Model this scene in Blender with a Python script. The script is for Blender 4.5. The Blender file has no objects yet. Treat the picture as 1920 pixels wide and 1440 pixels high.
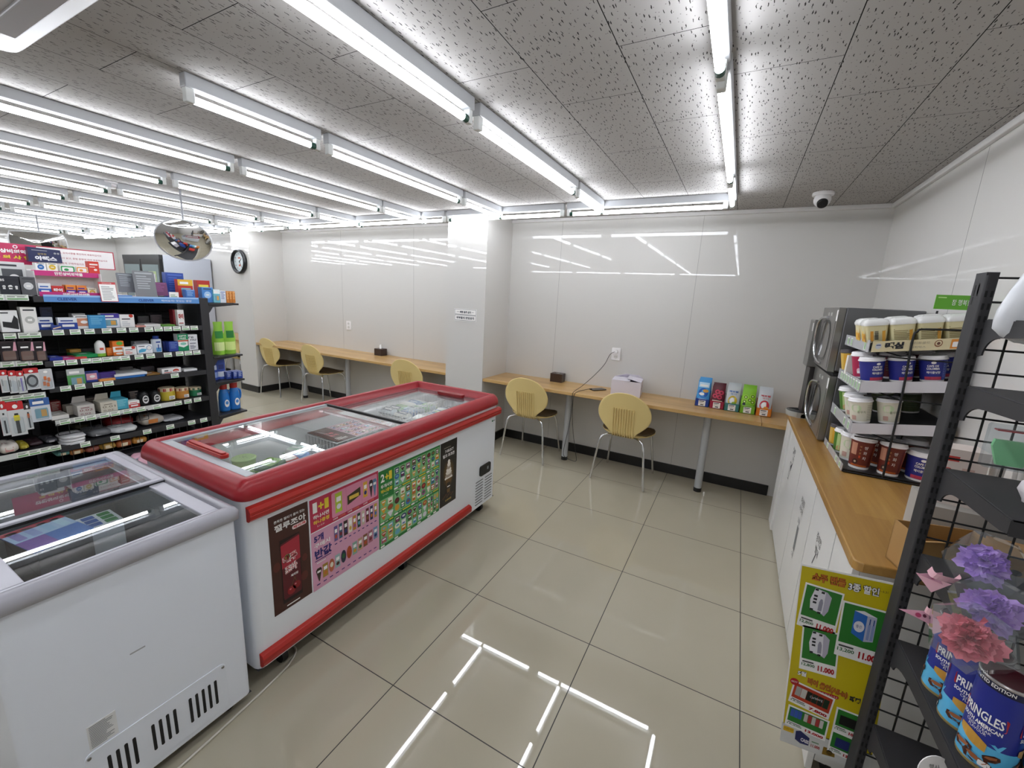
import bpy, math, random
from math import sin, cos, pi, radians
from mathutils import Vector, Matrix, Euler

S = bpy.context.scene
COL = S.collection
random.seed(7)
# ------------------------------------------------------------------ camera, world, exposure
def make_camera():
    y, p, r = radians(27.878), radians(11.699), radians(2.956)
    f = Vector((-sin(y)*cos(p), cos(y)*cos(p), -sin(p)))
    rt = Vector((cos(y), sin(y), 0)); up = rt.cross(f)
    r2 = cos(r)*rt + sin(r)*up; u2 = -sin(r)*rt + cos(r)*up
    cd = bpy.data.cameras.new('camera'); cam = bpy.data.objects.new('camera', cd); COL.objects.link(cam)
    cd.sensor_width = 36; cd.lens = 782.66*36/1920; cd.clip_start = 0.02; cd.clip_end = 60
    m = Matrix((r2, u2, -f)).transposed().to_4x4(); m.translation = (0.990, -1.0087, 1.5063)
    cam.matrix_world = m
    S.camera = cam
make_camera()
w = bpy.data.worlds.new('world'); S.world = w; w.use_nodes = True
w.node_tree.nodes['Background'].inputs[0].default_value = (0.8, 0.85, 0.9, 1)
w.node_tree.nodes['Background'].inputs[1].default_value = 0.05
S.view_settings.view_transform = 'Standard'
S.view_settings.look = 'None'
S.view_settings.exposure = 1.02
S.view_settings.gamma = 1
S.view_settings.use_curve_mapping = False
TUBE_POWER = 11.8
try:
    S.cycles.use_denoising = True
    S.cycles.max_bounces = 9; S.cycles.diffuse_bounces = 5; S.cycles.glossy_bounces = 5
    S.cycles.transparent_max_bounces = 12; S.cycles.transmission_bounces = 5
    S.cycles.caustics_reflective = False; S.cycles.caustics_refractive = False
    S.cycles.sample_clamp_indirect = 6
except Exception:
    pass

# ------------------------------------------------------------------ materials
def lin(h):
    o = []
    for i in (0, 2, 4):
        c = int(h[i:i+2], 16)/255
        o.append(c/12.92 if c <= .04045 else ((c+.055)/1.055)**2.4)
    return (o[0], o[1], o[2], 1)
_M = {}
def mat(h, rough=.5, metal=0., spec=.5, emit=0., alpha=1.):
    k = (h, rough, metal, spec, emit, alpha)
    if k in _M: return _M[k]
    m = bpy.data.materials.new('mat_'+h); m.use_nodes = True
    b = m.node_tree.nodes['Principled BSDF']
    b.inputs['Base Color'].default_value = lin(h); b.inputs['Roughness'].default_value = rough
    b.inputs['Metallic'].default_value = metal; b.inputs['Specular IOR Level'].default_value = spec
    if emit:
        b.inputs['Emission Color'].default_value = lin(h); b.inputs['Emission Strength'].default_value = emit
    if alpha < 1: b.inputs['Alpha'].default_value = alpha
    _M[k] = m
    return m
def nodes(name):
    m = bpy.data.materials.new(name); m.use_nodes = True
    nt = m.node_tree
    return m, nt, nt.nodes['Principled BSDF'], nt.nodes['Material Output']
class NT:
    def __init__(s, nt): s.nt = nt
    def n(s, t, **kw):
        x = s.nt.nodes.new(t)
        for k, v in kw.items(): setattr(x, k, v)
        return x
    def l(s, a, b): s.nt.links.new(a, b)
    def math(s, op, a, b=None, c=None):
        x = s.n('ShaderNodeMath', operation=op)
        for i, v in enumerate((a, b, c)):
            if v is None: continue
            if isinstance(v, (int, float)): x.inputs[i].default_value = v
            else: s.l(v, x.inputs[i])
        return x.outputs[0]
    def mix(s, f, a, b):
        x = s.n('ShaderNodeMix', data_type='RGBA')
        for i, v in ((0, f), (6, a), (7, b)):
            if isinstance(v, (int, float, tuple)): x.inputs[i].default_value = v
            else: s.l(v, x.inputs[i])
        return x.outputs[2]
    def xyz(s):
        g = s.n('ShaderNodeNewGeometry'); x = s.n('ShaderNodeSeparateXYZ'); s.l(g.outputs['Position'], x.inputs[0])
        return g.outputs['Position'], x.outputs[0], x.outputs[1], x.outputs[2]
    def comb(s, x, y, z=0.):
        c = s.n('ShaderNodeCombineXYZ')
        for i, v in enumerate((x, y, z)):
            if isinstance(v, (int, float)): c.inputs[i].default_value = v
            else: s.l(v, c.inputs[i])
        return c.outputs[0]
def near_line(t, v, period, off, half):   # 1 within `half` of a grid line
    f = t.math('FRACT', t.math('DIVIDE', t.math('SUBTRACT', v, off-period/2), period))
    return t.math('LESS_THAN', t.math('ABSOLUTE', t.math('SUBTRACT', f, .5)), half/period)

def floor_mat():
    m, nt, b, o = nodes('polished_floor_tile'); t = NT(nt)
    P, x, y, z = t.xyz()
    g = t.math('MAXIMUM', near_line(t, x, .6, 0, .0019), near_line(t, y, .6, 0, .0019))
    wn = t.n('ShaderNodeTexWhiteNoise', noise_dimensions='2D')
    t.l(t.comb(t.math('FLOOR', t.math('DIVIDE', x, .6)), t.math('FLOOR', t.math('DIVIDE', y, .6))), wn.inputs['Vector'])
    ns = t.n('ShaderNodeTexNoise'); ns.inputs['Scale'].default_value = 3; ns.inputs['Detail'].default_value = 5
    t.l(P, ns.inputs['Vector'])
    f = t.math('ADD', t.math('MULTIPLY', wn.outputs['Value'], .35), t.math('MULTIPLY', ns.outputs['Fac'], .65))
    base = t.mix(f, lin('aea793'), lin('b9b29f'))
    c = t.mix(g, base, lin('2e2b27'))
    t.l(c, b.inputs['Base Color'])
    t.l(t.math('ADD', t.math('MULTIPLY', g, .5), .016), b.inputs['Roughness'])
    b.inputs['IOR'].default_value = 1.55
    return m
def ceiling_mat():
    m, nt, b, o = nodes('worm_hole_ceiling_tile'); t = NT(nt)
    P, x, y, z = t.xyz()
    gx = near_line(t, x, .3, .254, .0014)
    col = t.math('FLOOR', t.math('DIVIDE', t.math('SUBTRACT', x, .254), .3))
    odd = t.math('MULTIPLY', t.math('FRACT', t.math('MULTIPLY', col, .5)), 2)
    ys = t.math('ADD', y, t.math('MULTIPLY', odd, .3))
    gy = near_line(t, ys, .6, .09, .0012)
    seam = t.math('MAXIMUM', gx, gy)
    nz = t.n('ShaderNodeTexNoise'); nz.inputs['Scale'].default_value = 110; t.l(P, nz.inputs['Vector'])
    xw = t.math('ADD', x, t.math('MULTIPLY', t.math('SUBTRACT', nz.outputs['Fac'], .5), .007))
    v = t.n('ShaderNodeTexVoronoi', voronoi_dimensions='2D'); v.inputs['Scale'].default_value = 1
    t.l(t.comb(t.math('DIVIDE', xw, .0115), t.math('DIVIDE', y, .068)), v.inputs['Vector'])
    sp = t.n('ShaderNodeSeparateColor'); t.l(v.outputs['Color'], sp.inputs[0])
    worm = t.math('MULTIPLY', t.math('LESS_THAN', v.outputs['Distance'], .12), t.math('GREATER_THAN', sp.outputs[0], .22))
    v2 = t.n('ShaderNodeTexVoronoi', voronoi_dimensions='2D'); v2.inputs['Scale'].default_value = 38; t.l(P, v2.inputs['Vector'])
    dot = t.math('LESS_THAN', v2.outputs['Distance'], .062)
    hole = t.math('MAXIMUM', worm, t.math('MULTIPLY', dot, .6))
    c = t.mix(seam, t.mix(hole, lin('aeaba8'), lin('343231')), lin('1c1b1b'))
    t.l(c, b.inputs['Base Color']); b.inputs['Roughness'].default_value = .9; b.inputs['Specular IOR Level'].default_value = .1
    return m
def wood_mat(name, along, c1, c2, rough):
    m, nt, b, o = nodes(name); t = NT(nt)
    P, x, y, z = t.xyz()
    a, c = (x, y) if along == 'x' else (y, x)
    ns = t.n('ShaderNodeTexNoise'); ns.inputs['Scale'].default_value = 1; ns.inputs['Detail'].default_value = 6; ns.inputs['Roughness'].default_value = .65
    t.l(t.comb(t.math('MULTIPLY', a, 2.2), t.math('MULTIPLY', c, 38), t.math('MULTIPLY', z, 38)), ns.inputs['Vector'])
    n2 = t.n('ShaderNodeTexNoise'); n2.inputs['Scale'].default_value = 1; n2.inputs['Detail'].default_value = 2
    t.l(t.comb(t.math('MULTIPLY', a, .8), t.math('MULTIPLY', c, 9), t.math('MULTIPLY', z, 9)), n2.inputs['Vector'])
    # staggered blocks along the grain
    br = t.n('ShaderNodeTexWhiteNoise', noise_dimensions='2D')
    row = t.math('FLOOR', t.math('DIVIDE', c, .09))
    t.l(t.comb(row, t.math('FLOOR', t.math('ADD', t.math('DIVIDE', a, .7), t.math('MULTIPLY', row, .37)))), br.inputs['Vector'])
    f = t.math('ADD', t.math('MULTIPLY', ns.outputs['Fac'], .7), t.math('ADD', t.math('MULTIPLY', n2.outputs['Fac'], .5), t.math('MULTIPLY', br.outputs['Value'], .22)))
    f = t.math('MULTIPLY', t.math('SUBTRACT', f, .42), 1.5)
    cr = t.mix(f, lin(c1), lin(c2)); 
    t.l(cr, b.inputs['Base Color']); b.inputs['Roughness'].default_value = rough
    return m
def wall_mat():
    m, nt, b, o = nodes('gloss_wall_panel'); t = NT(nt)
    P, x, y, z = t.xyz()
    ns = t.n('ShaderNodeTexNoise'); ns.inputs['Scale'].default_value = 2.2; t.l(P, ns.inputs['Vector'])
    bp = t.n('ShaderNodeBump'); bp.inputs['Strength'].default_value = .004; bp.inputs['Distance'].default_value = .02
    t.l(ns.outputs['Fac'], bp.inputs['Height']); t.l(bp.outputs[0], b.inputs['Normal'])
    b.inputs['Base Color'].default_value = lin('d0ceca'); b.inputs['Roughness'].default_value = .0; b.inputs['Specular IOR Level'].default_value = .3
    return m
def glass_mat(name, tint='f4f8f6', ior=1.5, frost=0., rough=0.0):
    m, nt, b, o = nodes(name); t = NT(nt)
    nt.nodes.remove(b)
    tr = t.n('ShaderNodeBsdfTransparent'); tr.inputs[0].default_value = lin(tint)
    gl = t.n('ShaderNodeBsdfGlossy'); gl.inputs['Roughness'].default_value = rough; gl.inputs['Color'].default_value = (1, 1, 1, 1)
    fr = t.n('ShaderNodeFresnel'); fr.inputs[0].default_value = ior
    mx = t.n('ShaderNodeMixShader')
    geo = t.n('ShaderNodeNewGeometry')
    t.l(t.math('MULTIPLY', fr.outputs[0], t.math('SUBTRACT', 1, geo.outputs['Backfacing'])), mx.inputs[0])
    if frost:
        df = t.n('ShaderNodeBsdfDiffuse'); df.inputs[0].default_value = lin('e4e8ea')
        m2 = t.n('ShaderNodeMixShader'); m2.inputs[0].default_value = frost
        t.l(tr.outputs[0], m2.inputs[1]); t.l(df.outputs[0], m2.inputs[2]); t.l(m2.outputs[0], mx.inputs[1])
    else: t.l(tr.outputs[0], mx.inputs[1])
    t.l(gl.outputs[0], mx.inputs[2]); t.l(mx.outputs[0], o.inputs[0])
    return m

FLOOR, CEIL, WALL = floor_mat(), ceiling_mat(), wall_mat()
TABLEWOOD = wood_mat('light_laminate_wood', 'x', 'a57e47', 'dcb87c', .3)
TOPWOOD = wood_mat('oak_worktop', 'y', '93682f', 'c29a58', .32)
GLASS = glass_mat('freezer_glass', ior=1.6)
GLASSF = glass_mat('frosty_freezer_glass', ior=1.7, frost=.10)
CLEAR = glass_mat('clear_film', tint='eef2f4', ior=1.45, frost=.06, rough=.03)
WHITE = mat('e9e9ea', .35); PLAST = mat('eceaea', .3); BLACK = mat('141414', .5); DKGREY = mat('333336', .45)
CHROME = mat('d8d8da', .12, 1.); STEEL = mat('8f8d8a', .3, .9); ALU = mat('b9bac0', .28, .6)
RED = mat('a01f29', .3); REDT = mat('ac241d', .28); REDD = mat('8a1a20', .3)
TAGW = mat('eef2ea', .4); TAGG = mat('7cae74', .5); GREYP = mat('9a9ba0', .4)
RACK = mat('2b2b2e', .45)

# ------------------------------------------------------------------ mesh building
class MB:
    def __init__(s): s.v = []; s.f = []; s.mi = []; s.sm = []; s.mats = []
    def slot(s, m):
        if m not in s.mats: s.mats.append(m)
        return s.mats.index(m)
    def add(s, vs, fs, m, smooth=False):
        o = len(s.v); k = s.slot(m); s.v += [tuple(v) for v in vs]
        for f in fs: s.f.append([i+o for i in f]); s.mi.append(k); s.sm.append(smooth)
        return s
    def box(s, x0, x1, y0, y1, z0, z1, m):
        v = [(x, y, z) for z in (z0, z1) for y in (y0, y1) for x in (x0, x1)]
        return s.add(v, [(0, 2, 3, 1), (4, 5, 7, 6), (0, 1, 5, 4), (2, 6, 7, 3), (0, 4, 6, 2), (1, 3, 7, 5)], m)
    def prism(s, pts, n, m, smooth=False):           # planar outline (list of 3D) extruded by vector n
        k = len(pts); n = Vector(n); a = [Vector(p) for p in pts]; b = [p+n for p in a]
        fs = [tuple(reversed(range(k))), tuple(range(k, 2*k))] + [(i, (i+1) % k, (i+1) % k+k, i+k) for i in range(k)]
        return s.add(a+b, fs, m, smooth)
    def tube(s, path, r, n, m, closed=False, caps=True):
        P = [Vector(p) for p in path]; rings = []; L = len(P)
        R = r if isinstance(r, (list, tuple)) else [r]*L
        prev = None
        for i, p in enumerate(P):
            if closed: t = P[(i+1) % L]-P[i-1]
            else: t = P[min(i+1, L-1)]-P[max(i-1, 0)]
            t.normalize()
            if prev is None:
                a = Vector((0, 0, 1)) if abs(t.z) < .9 else Vector((1, 0, 0)); u = t.cross(a).normalized()
            else: u = (prev-t*prev.dot(t)).normalized()
            prev = u; q = t.cross(u)
            rings += [p+R[i]*(cos(2*pi*j/n)*u+sin(2*pi*j/n)*q) for j in range(n)]
        fs = []
        for i in range(L if closed else L-1):
            k = (i+1) % L
            fs += [(i*n+j, i*n+(j+1) % n, k*n+(j+1) % n, k*n+j) for j in range(n)]
        s.add(rings, fs, m, True)
        if caps and not closed:
            s.add(rings[:n], [tuple(reversed(range(n)))], m); s.add(rings[-n:], [tuple(range(n))], m)
        return s
    def cyl(s, p0, p1, r0, r1, n, m): return s.tube([p0, p1], [r0, r1], n, m)
    def lathe(s, prof, n, c, ms, sx=1., sy=1., caps=True):   # prof [(r, z, matindex)], around z
        cx, cy, cz = c
        for i in range(len(prof)-1):
            (r0, z0), (r1, z1) = prof[i][:2], prof[i+1][:2]
            mm = ms[prof[i][2]] if len(prof[i]) > 2 else ms[0]
            a = [(cx+r0*sx*cos(2*pi*j/n), cy+r0*sy*sin(2*pi*j/n), cz+z0) for j in range(n)]
            b = [(cx+r1*sx*cos(2*pi*j/n), cy+r1*sy*sin(2*pi*j/n), cz+z1) for j in range(n)]
            s.add(a+b, [(j, (j+1) % n, n+(j+1) % n, n+j) for j in range(n)], mm, True)
        if caps:
            for (r, z, *k), rev in ((prof[0], True), (prof[-1], False)):
                if r > 1e-4:
                    a = [(cx+r*sx*cos(2*pi*j/n), cy+r*sy*sin(2*pi*j/n), cz+z) for j in range(n)]
                    s.add(a, [tuple(reversed(range(n))) if rev else tuple(range(n))], ms[k[0]] if k else ms[0])
        return s
    def rbox(s, x0, x1, y0, y1, z0, z1, r, m, axis='z', n=4):     # box with rounded corners seen along axis
        if axis == 'z': a0, a1, b0, b1, h0, h1 = x0, x1, y0, y1, z0, z1; mk = lambda a, b, h: (a, b, h)
        elif axis == 'x': a0, a1, b0, b1, h0, h1 = y0, y1, z0, z1, x0, x1; mk = lambda a, b, h: (h, a, b)
        else: a0, a1, b0, b1, h0, h1 = z0, z1, x0, x1, y0, y1; mk = lambda a, b, h: (b, h, a)
        o = rrect(a0, b0, a1, b1, r, n)
        return s.prism([mk(a, b, h0) for a, b in o], Vector(mk(0, 0, h1))-Vector(mk(0, 0, h0)), m)
    def ellipsoid(s, c, rx, ry, rz, m, nu=12, nv=8, flat=1., jit=0.):
        vs = []; rd = random.Random(int(abs(c[0]*977+c[1]*331+c[2]*71)*1000))
        def pw(a): return math.copysign(abs(a)**flat, a)
        for i in range(nv+1):
            th = -pi/2+pi*i/nv
            for j in range(nu):
                ph = 2*pi*j/nu; k = 1+(rd.random()-.5)*jit
                vs.append((c[0]+rx*k*pw(cos(th))*pw(cos(ph)), c[1]+ry*k*pw(cos(th))*pw(sin(ph)), c[2]+rz*(1+(rd.random()-.5)*jit)*pw(sin(th))))
        fs = [(i*nu+j, i*nu+(j+1) % nu, (i+1)*nu+(j+1) % nu, (i+1)*nu+j) for i in range(nv) for j in range(nu)]
        return s.add(vs, fs, m, True)
    def panel(s, O, U, V): return Pnl(s, O, U, V)
    def obj(s, name, parent=None, bevel=0., seg=2, subd=0, solid=0., loc=None, rot=None):
        me = bpy.data.meshes.new(name); me.from_pydata(s.v, [], s.f)
        for m in s.mats: me.materials.append(m)
        me.polygons.foreach_set('material_index', s.mi); me.polygons.foreach_set('use_smooth', s.sm); me.update()
        o = bpy.data.objects.new(name, me); COL.objects.link(o)
        if parent: o.parent = parent
        if loc: o.location = loc
        if rot: o.rotation_euler = rot
        if solid:
            d = o.modifiers.new('solid', 'SOLIDIFY'); d.thickness = solid; d.offset = 0
        if subd:
            d = o.modifiers.new('sub', 'SUBSURF'); d.levels = d.render_levels = subd
        if bevel:
            d = o.modifiers.new('bevel', 'BEVEL'); d.width = bevel; d.segments = seg; d.limit_method = 'ANGLE'; d.angle_limit = radians(40)
        return o
def rrect(x0, y0, x1, y1, r, n=4):
    o = []
    for cx, cy, a in ((x1-r, y0+r, -90), (x1-r, y1-r, 0), (x0+r, y1-r, 90), (x0+r, y0+r, 180)):
        for i in range(n+1):
            t = radians(a+90*i/n); o.append((cx+r*cos(t), cy+r*sin(t)))
    return o
_G = {}; _TC = None
def glyphs(s, bold):
    global _TC
    k = (s, bold)
    if k in _G: return _G[k]
    if _TC is None:
        c = bpy.data.curves.new('type_setter', 'FONT'); c.resolution_u = 2
        _TC = bpy.data.objects.new('type_setter', c)
    c = _TC.data; c.body = s; c.offset = bold
    me = _TC.to_mesh()
    vs = [(v.co.x, v.co.y) for v in me.vertices]; fs = [tuple(p.vertices) for p in me.polygons]
    _TC.to_mesh_clear()
    if vs:
        xa = min(v[0] for v in vs); xb = max(v[0] for v in vs); ya = min(v[1] for v in vs); yb = max(v[1] for v in vs)
    else: xa = xb = ya = yb = 0
    _G[k] = (vs, fs, xa, xb, ya, yb)
    return _G[k]
class Pnl:                                         # flat printing on a surface: U right, V up, layers 0.4 mm apart
    def __init__(s, mb, O, U, V, xmax=None):
        s.mb = mb; s.O = Vector(O); s.U = Vector(U).normalized(); s.V = Vector(V).normalized(); s.N = s.U.cross(s.V); s.xmax = xmax
        s.wrap = None; s.sx = 1.
    def P(s, x, y, l):
        x *= s.sx
        if s.xmax is not None: x = min(x, s.xmax)
        if s.wrap: return s.wrap(x, y, l)
        return s.O+x*s.U+y*s.V+s.N*(.0004*l)
    def poly(s, pts, m, l=1): s.mb.add([s.P(x, y, l) for x, y in pts], [tuple(range(len(pts)))], m); return s
    def rect(s, x0, y0, x1, y1, m, l=1):
        if s.wrap:
            k = max(1, int(abs(x1-x0)/.012))
            for i in range(k):
                a = x0+(x1-x0)*i/k; b = x0+(x1-x0)*(i+1)/k
                s.poly([(a, y0), (b, y0), (b, y1), (a, y1)], m, l)
            return s
        return s.poly([(x0, y0), (x1, y0), (x1, y1), (x0, y1)], m, l)
    def rr(s, x0, y0, x1, y1, r, m, l=1): return s.poly(rrect(x0, y0, x1, y1, r, 3), m, l)
    def ell(s, cx, cy, rx, ry, m, l=1, n=18): return s.poly([(cx+rx*cos(2*pi*i/n), cy+ry*sin(2*pi*i/n)) for i in range(n)], m, l)
    def text(s, t, x, y, h, m, l=2, w=None, a='l', bold=.0, rot=0.):
        vs, fs, xa, xb, ya, yb = glyphs(t, bold)
        if not vs: return s
        k = h/max(yb-ya, 1e-4); kx = (w/max(xb-xa, 1e-4)) if w else k
        W = (xb-xa)*kx; ox = x-(W if a == 'r' else W/2 if a == 'c' else 0)
        cr, sr = cos(rot), sin(rot)
        pts = []
        for (px, py) in vs:
            dx = ox-x+(px-xa)*kx; dy = (py-ya)*k
            pts.append(s.P(x+dx*cr-dy*sr, y+dx*sr+dy*cr, l))
        s.mb.add(pts, fs, m); return s
    def lines(s, x0, y0, x1, y1, n, m, l=2, seed=1):      # rows of unreadably small print
        rd = random.Random(seed); dy = (y1-y0)/n
        for i in range(n):
            s.rect(x0, y1-(i+.75)*dy, x0+(x1-x0)*(.6+.4*rd.random()), y1-(i+.3)*dy, m, l)
        return s
def tag(o, label=None, cat=None, group=None, kind=None):
    if label: o['label'] = label
    if cat: o['category'] = cat
    if group: o['group'] = group
    if kind: o['kind'] = kind
    return o
def thing(name, label, cat, loc=(0, 0, 0), rz=0., group=None):
    o = bpy.data.objects.new(name, None); COL.objects.link(o); o.empty_display_size = .05
    o.location = loc; o.rotation_euler = (0, 0, rz)
    return tag(o, label, cat, group)
def struct(mb, name, **k): return tag(mb.obj(name, **k), kind='structure')
def dup(o, parent=None, loc=None, rz=None, label=None):
    c = o.copy(); COL.objects.link(c)
    if parent: c.parent = parent
    if loc: c.location = loc
    if rz is not None: c.rotation_euler = (0, 0, rz)
    if label: c['label'] = label
    for ch in o.children: dup(ch, c)
    return c
ORD = ['first', 'second', 'third', 'fourth', 'fifth', 'sixth', 'seventh', 'eighth', 'ninth', 'tenth', 'eleventh', 'twelfth']

# ------------------------------------------------------------------ the room
CZ, WY, WX, LX, RY = 2.262, 2.874, 1.81, -10.2, -4.6
struct(MB().box(LX-.1, WX+.1, RY-.1, WY+.1, -.06, 0, FLOOR), 'floor')
struct(MB().box(LX-.1, WX+.1, RY-.1, WY+.1, CZ, CZ+.06, CEIL), 'ceiling')
SEAM = mat('8f8d8b', .4)
mb = MB().box(LX-.1, WX+.1, WY, WY+.1, 0, CZ, WALL)
for sx in [1.84-.0, .62, -.607, -2.44, -3.66, -6.1, -7.32, -8.54]:
    mb.box(sx-.0012, sx+.0012, WY-.0006, WY, .09, CZ, SEAM)
struct(mb, 'wall_back')
mb = MB().box(WX, WX+.1, RY, WY, 0, CZ, WALL)
for sy in (1.62, .40, -.82, -2.04): mb.box(WX-.0006, WX, sy-.0012, sy+.0012, .09, CZ, SEAM)
struct(mb, 'wall_right')
struct(MB().box(LX-.1, LX, RY, WY, 0, CZ, WALL), 'wall_left')
struct(MB().box(LX, WX, RY-.1, RY, 0, CZ, mat('b9b7b4', .35)), 'wall_rear')
PX = [(-1.592, -1.146), (-5.27, -4.87)]; PYF = 2.40
for a, b in PX: struct(MB().box(a, b, PYF, WY, 0, CZ, WALL), 'pillar')
mb = MB(); bt = .012; BB = mat('1b1a1a', .35)
segs = [(PX[0][1], 1.39), (PX[1][1], PX[0][0]), (LX, PX[1][0])]
for a, b in segs: mb.box(a, b, WY-bt, WY, 0, .088, BB)
for a, b in PX:
    mb.box(a-bt, b+bt, PYF-bt, PYF, 0, .088, BB); mb.box(a-bt, a, PYF, WY-bt, 0, .088, BB); mb.box(b, b+bt, PYF, WY-bt, 0, .088, BB)
struct(mb, 'baseboard_back')
mb = MB(); CT = mat('dad8d6', .4)
mb.box(PX[0][1], WX, WY-.022, WY, CZ-.03, CZ, CT).box(PX[1][1], PX[0][0], WY-.022, WY, CZ-.03, CZ, CT).box(LX, PX[1][0], WY-.022, WY, CZ-.03, CZ, CT)
struct(mb, 'trim_1', bevel=.004)
struct(MB().box(WX-.022, WX, RY, WY-.022, CZ-.03, CZ, CT), 'trim_2', bevel=.004)

# ------------------------------------------------------------------ ceiling lights
TUBE = mat('f4f8ff', .4, emit=TUBE_POWER)
GREENC = mat('1c4a3c', .4); HOLD = mat('dfe1df', .4)
def make_light(L):
    t = thing('batten_light', '', 'ceiling light')
    h = MB().box(-.021, .021, 0, L, .034, CZ-2.18, mat('b4b6b9', .4)); h.obj('housing', t, bevel=.004)
    MB().tube([(0, .035, 0), (0, L-.04, 0)], 0.0138, 12, TUBE).obj('tube', t)
    for y0, y1 in ((.002, .034), (L-.026, L-.002)):
        MB().box(-.014, .014, y0, y1, -.015, .036, HOLD).obj('lamp_holder', t, bevel=.004)
    MB().tube([(0, L-.052, 0), (0, L-.026, 0)], .0148, 12, GREENC).obj('end_ring', t)
    return t
PRO = {1.2: make_light(1.16), .6: make_light(.58)}
used = set()
def place_light(kind, x, y, rz, label, group):
    p = PRO[kind]
    if kind not in used: used.add(kind); o = p; o.location = (x, y, 2.18); o.rotation_euler = (0, 0, rz); o['label'] = label
    else: o = dup(p, None, (x, y, 2.18), rz, label)
    o['group'] = group
segs_a = [(.6, 1.735), (1.2, .545), (1.2, -.655), (1.2, -1.855), (1.2, -3.055)]
NM = ['nearest the back wall', 'second from the back wall', 'third from the back wall', 'fourth from the back wall', 'fifth from the back wall']
for r in range(12):
    x = .838-.897*r
    sg = segs_a
    if r == 2: sg = [(.6, 1.735), (1.2, .545), (.6, -.075)]
    if r == 3: sg = [(.6, 1.80), (1.2, .63), (1.2, -.57), (1.2, -1.77)]
    if r > 3: sg = [(.6, 1.84), (1.2, .66), (1.2, -.54), (1.2, -1.74)]
    for i, (k, y) in enumerate(sg):
        place_light(k, x, y, 0, 'batten light %s in the %s row from the right wall' % (NM[i], ORD[r]), 'batten lights in rows on the ceiling')
for i in range(5):
    place_light(1.2, .815-1.185*i, -3.20, pi/2, 'batten light of the shop front row reflected low in the back wall, %s from right' % ORD[i], 'batten lights along the shop front')
for i in range(9):
    place_light(1.2, .815-1.185*i, 2.308, pi/2, 'fluorescent batten light along the back wall, %s from the right corner' % ORD[i], 'batten lights along the back wall')

# ------------------------------------------------------------------ chest freezers
def loft(mb, loops, m, n=5, close=False):         # loops: (x0, x1, y0, y1, r, z)
    L = [[(x, y, z) for x, y in rrect(x0, y0, x1, y1, r, n)] for x0, x1, y0, y1, r, z in loops]
    k = len(L[0]); vs = [p for l in L for p in l]; fs = []
    for i in range(len(L)-1 if not close else len(L)):
        j2 = (i+1) % len(L)
        fs += [(i*k+j, i*k+(j+1) % k, j2*k+(j+1) % k, j2*k+j) for j in range(k)]
    mb.add(vs, fs, m, True); return mb
def inset(r, d, z, rad): return (r[0]+d, r[1]-d, r[2]+d, r[3]-d, max(rad-d, .004), z)
def freezer_body(r, z0, z1, zf, wall, mo, mi, rad, name, parent):
    mb = MB()
    loft(mb, [inset(r, 0, z0, rad), inset(r, 0, z1, rad)], mo)
    loft(mb, [inset(r, 0, z1, rad), inset(r, wall, z1, rad)], mo)
    loft(mb, [inset(r, wall, z1, rad+wall), inset(r, wall, zf, rad+wall)], mi)
    mb.add([(r[0]+wall, r[2]+wall, zf), (r[1]-wall, r[2]+wall, zf), (r[1]-wall, r[3]-wall, zf), (r[0]+wall, r[3]-wall, zf)], [(0, 1, 2, 3)], mi)
    mb.add([(r[0], r[2], z0), (r[1], r[2], z0), (r[1], r[3], z0), (r[0], r[3], z0)], [(3, 2, 1, 0)], DKGREY)
    o = mb.obj(name, parent)
    return o

FR = (-1.135, -.412, -.272, 1.446)
fz = thing('ice_cream_freezer', 'long white chest freezer with red rims and promotional posters on its front', 'freezer')
W2 = mat('e8ecf2', .28); LINER = mat('d9dcdf', .4)
freezer_body(FR, .083, .772, .40, .055, W2, LINER, .03, 'body', fz)
FO = (-1.152, -.398, -.290, 1.462)
mb = MB()
loft(mb, [inset(FO, .012, .770, .05), inset(FO, .0, .778, .05), inset(FO, .0, .800, .05), inset(FO, .006, .818, .05), inset(FO, .022, .838, .05), inset(FO, .034, .845, .05), inset(FO, .052, .845, .05), inset(FO, .056, .841, .05), inset(FO, .056, .806, .05), inset(FO, .082, .804, .05), inset(FO, .086, .770, .05)], RED)
mb.obj('rim', fz)
# bumpers along the front
def bumper(y0, y1, zc, h):
    m = MB(); prof = [(.0, -h/2), (.012, -h/2), (.024, -h*.30), (.026, -.002), (.0225, 0), (.026, .002), (.026, h*.20), (.018, h*.42), (.0, h/2)]
    m.prism([(-.412+a, y0, zc+b) for a, b in prof], (0, y1-y0, 0), REDT); m.obj('bumper', fz, bevel=.002)
bumper(-.270, 1.458, .727, .056); bumper(-.265, 1.12, .128, .056)
for yc in (-.15, .55, 1.33):
    c = MB().cyl((-.47, yc-.012, .032), (-.47, yc+.012, .032), .032, .032, 14, BLACK).box(-.485, -.455, yc-.02, yc+.02, .04, .084, DKGREY); c.obj('caster', fz)
XF = -.4118
mb = MB().rbox(XF-.003, XF+.008, 1.236, 1.371, .305, .378, .016, BLACK, 'x'); q = mb.panel((XF+.008, 1.236, .305), (0, 1, 0), (0, 0, 1))
q.rect(.085, .028, .105, .05, mat('8a9096', .3), 1); mb.obj('control_panel', fz)
mb = MB()
for i in range(9):
    for a in (1.196, 1.312): mb.prism([(XF-.001, a, .108+i*.0205), (XF-.001, a+.088, .108+i*.0205), (XF-.001, a+.088, .113+i*.0205), (XF-.001, a, .113+i*.0205)], (.0035, 0, 0), mat('6d7074', .5))
mb.obj('louvre', fz)
def poster(mb, y0, y1, z0, z1, m):
    mb.box(XF-.001, XF+.0012, y0, y1, z0, z1, m); return mb.panel((XF+.0014, y0, z0), (0, 1, 0), (0, 0, 1))
PW = mat('f4f2f0', .35)
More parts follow.
